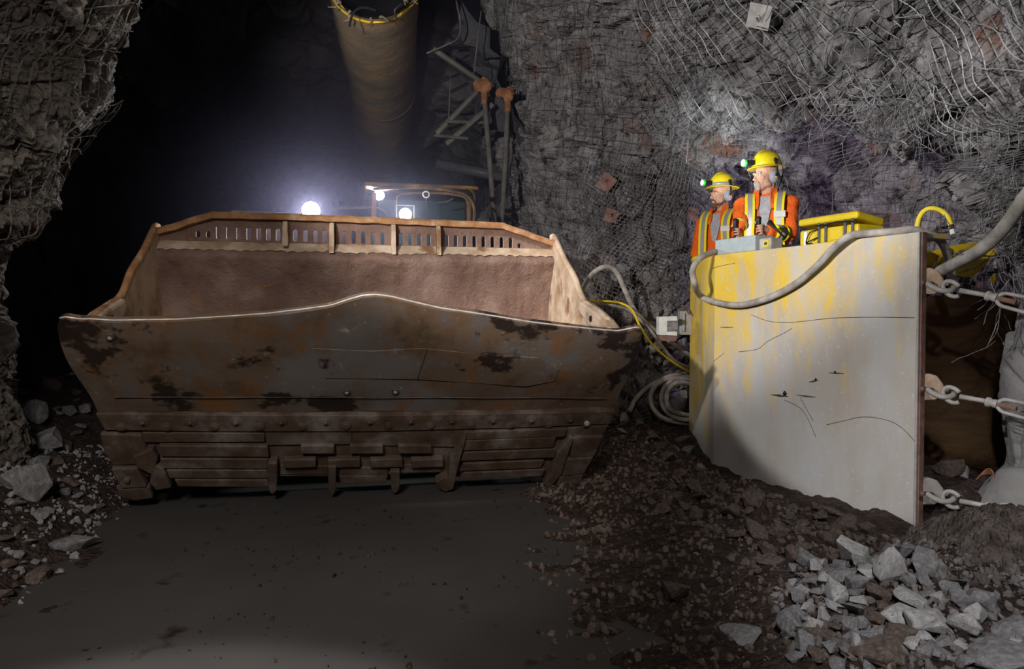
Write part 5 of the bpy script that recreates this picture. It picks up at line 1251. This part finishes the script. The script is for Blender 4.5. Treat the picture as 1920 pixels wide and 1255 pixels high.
def scatter(n, poly, smin, smax, mats, label, group, seed, power=2.0, tight=0.36):
    rnd = random.Random(seed); xs = [q[0] for q in poly]; ys = [q[1] for q in poly]; c = 0; tries = 0
    while c < n and tries < n*60:
        tries += 1; px = rnd.uniform(min(xs), max(xs)); py = rnd.uniform(min(ys), max(ys))
        ins = False; j = len(poly)-1
        for i in range(len(poly)):
            if (poly[i][1] > py) != (poly[j][1] > py) and px < (poly[j][0]-poly[i][0])*(py-poly[i][1])/(poly[j][1]-poly[i][1])+poly[i][0]: ins = not ins
            j = i
        if not ins: continue
        p = ground_hit(px, py); s = smin + (smax-smin)*rnd.random()**power
        if (p - PC).dot(PN) > -0.02 - s*0.6 and 5.5 > p.y > 3.8 and p.x > 1.3: continue
        if any((p.x-a)**2+(p.y-b)**2 < ((s+t)*tight)**2 for a, b, t in placed): continue
        rock((p.x, p.y, gz(p.x, p.y)), s, rnd.choice(mats), label, group, None, None, (1, 1, rnd.uniform(0.75, 1.15)), 0.18); c += 1
    return c
scatter(70, [(1190, 890), (1350, 900), (1480, 940), (1640, 985), (1640, 1010), (1520, 1040), (1480, 1075), (1350, 1010), (1200, 960)], 0.05, 0.15, (0, 0, 0), 'brown angular stone in the rubble heap along the foot of the shield panel', 'brown rubble at the foot of the panel', 21, 1.6)
scatter(120, [(1480, 1070), (1700, 1050), (1850, 1150), (1919, 1200), (1919, 1254), (1490, 1254)], 0.07, 0.20, (1, 2, 1, 1, 0), 'grey angular stone in the front rubble pile at the bottom edge', 'grey rubble in the front pile', 22, 1.5, 0.30)
scatter(30, [(1110, 800), (1290, 800), (1320, 890), (1200, 900), (1110, 860)], 0.05, 0.17, (0, 0, 1), 'brown stone on the slope between the bucket and the shield panel', 'rubble between bucket and panel', 23, 1.6)
scatter(28, [(0, 960), (120, 900), (190, 950), (160, 1030), (90, 1110), (0, 1150)], 0.04, 0.13, (0, 1, 0, 0), 'small stone on the dark rubble bank beside the puddle', 'rubble on the dark bank', 24, 1.6)
scatter(14, [(25, 720), (150, 700), (170, 840), (120, 890), (30, 880)], 0.08, 0.2, (1, 0, 0), 'dark stone piled behind the bucket under the left wall', 'dark rubble under the left wall', 25, 1.3)
# fine gravel
def gravel(n, poly, smin, smax, m, label, seed, name='gravel', zf=None):
    rnd = random.Random(seed); mb = MB(); xs = [q[0] for q in poly]; ys = [q[1] for q in poly]
    T = [[v.co.copy() for v in me.vertices] for me in [ICO]][0]; F = [tuple(p.vertices) for p in ICO.polygons]
    c = 0
    while c < n:
        x = rnd.uniform(min(xs), max(xs)); y = rnd.uniform(min(ys), max(ys)); ins = False; j = len(poly)-1
        for i in range(len(poly)):
            if (poly[i][1] > y) != (poly[j][1] > y) and x < (poly[j][0]-poly[i][0])*(y-poly[i][1])/(poly[j][1]-poly[i][1])+poly[i][0]: ins = not ins
            j = i
        if not ins: continue
        c += 1
        z = gz(x, y) if zf is None else zf; s = smin + (smax-smin)*rnd.random()**2.5
        if zf is None and z < -0.012 and rnd.random() < 0.9: continue
        if zf is not None and noise.noise(Vector((x*2.2, y*3.5, 0))) < rnd.uniform(-0.2, 0.55): c -= 0.8; continue
        R = Euler((rnd.uniform(0, 6), rnd.uniform(0, 6), rnd.uniform(0, 6))).to_matrix(); q = Vector((rnd.uniform(0.8, 1.5), rnd.uniform(0.6, 1), rnd.uniform(0.4, 0.8)))
        mb.add([Vector((x, y, z+s*0.1)) + R @ Vector((v.x*q.x*s*rnd.uniform(0.75, 1.2), v.y*q.y*s, v.z*q.z*s*rnd.uniform(0.75, 1.2))) for v in T], F)
    o = mb.build(name, m, origin=(0, 0, 0), fixn=False); return tag(o, label, 'gravel', kind='stuff')
bm = bmesh.new(); bmesh.ops.create_icosphere(bm, subdivisions=1, radius=0.5)
bmesh.ops.dissolve_limit(bm, angle_limit=0.01, verts=bm.verts, edges=bm.edges)
ICO = bpy.data.meshes.new('pebble'); bm.to_mesh(ICO); bm.free()
gravel(5200, [(0.0, 2.2), (1.3, 2.2), (2.2, 2.9), (1.9, 3.9), (1.6, 5.3), (1.2, 6.6), (0.3, 6.0), (0.1, 4.4)], 0.008, 0.05, stone_br, 'fine brown gravel covering the ground between the puddle and the rubble', 31)
gravel(2200, [(0.9, 2.0), (2.4, 2.3), (2.6, 3.0), (1.8, 3.3), (1.1, 2.9)], 0.01, 0.055, chip_m, 'small grey chips between the rocks of the front rubble pile', 32)
gravel(1500, [(-2.0, 2.4), (-2.2, 3.3), (-2.5, 4.6), (-3.3, 5.5), (-3.6, 4.0), (-2.8, 2.6)], 0.008, 0.05, stone_gr, 'small chips and grit on the dark rubble bank', 33)
gravel(520, [(-1.6, 2.3), (0.2, 2.3), (0.3, 4.6), (-1.9, 4.6)], 0.006, 0.03, gravel_m, 'dark flecks of mud and grit breaking the surface of the puddle', 35, 'mud_flecks', 0.0)
def mound():
    mb = MB(); P = []; n = 110
    for i in range(n):
        for j in range(n):
            a = i/(n-1)*2-1; b = j/(n-1)*2-1; x = 2.33 + a*0.52; y = 3.22 + b*0.52
            r = math.hypot(a, b); hgt = 0.10*smooth(1.0, 0.35, r) - 0.05*smooth(0.7, 1.0, r)
            p = Vector((x, y, 0))
            z = gbase(x, y) + hgt + 0.030*noise.noise(p*7) + facet(p, 16, 0.020) + facet(p, 34, 0.010)
            P.append(Vector((x, y, z)))
    o = MB().grid(P, n, n).build('soil_mound', soil_m, origin=(0, 0, 0), fixn=False)
    tag(o, 'mound of crumbly grey-brown soil between the shield panel and the pale rock corner', 'soil', kind='stuff')
mound()
gravel(900, [(1.9, 2.95), (2.7, 2.95), (2.8, 3.7), (2.2, 3.75), (1.9, 3.4)], 0.012, 0.05, soil_m, 'crumbs of grey-brown soil scattered over the mound', 34, 'soil_crumbs')

# ------------------------------------------------------------------ dusty air in the tunnel behind the bucket
def haze():
    m = bpy.data.materials.new('dusty_air'); m.use_nodes = True; nt = m.node_tree; nt.nodes.clear()
    o = nt.nodes.new('ShaderNodeOutputMaterial'); v = nt.nodes.new('ShaderNodeVolumeScatter'); v.inputs['Density'].default_value = 0.045; v.inputs['Color'].default_value = (0.72, 0.68, 1.0, 1); v.inputs['Anisotropy'].default_value = 0.3
    nt.links.new(v.outputs[0], o.inputs['Volume'])
    a = B3(0, 1.95, 0)
    mb = MB().prism([B3(-3.2, 2.0, 0.3), B3(1.9, 2.0, 0.3), B3(0.6, 9.5, 0.3), B3(-4.5, 9.5, 0.3)], Vector((0, 0, 4.2)))
    h = mb.build('dust_haze', m); tag(h, 'thin bluish dusty air glowing round the headlamps in the dark tunnel', 'haze', kind='stuff')
haze()
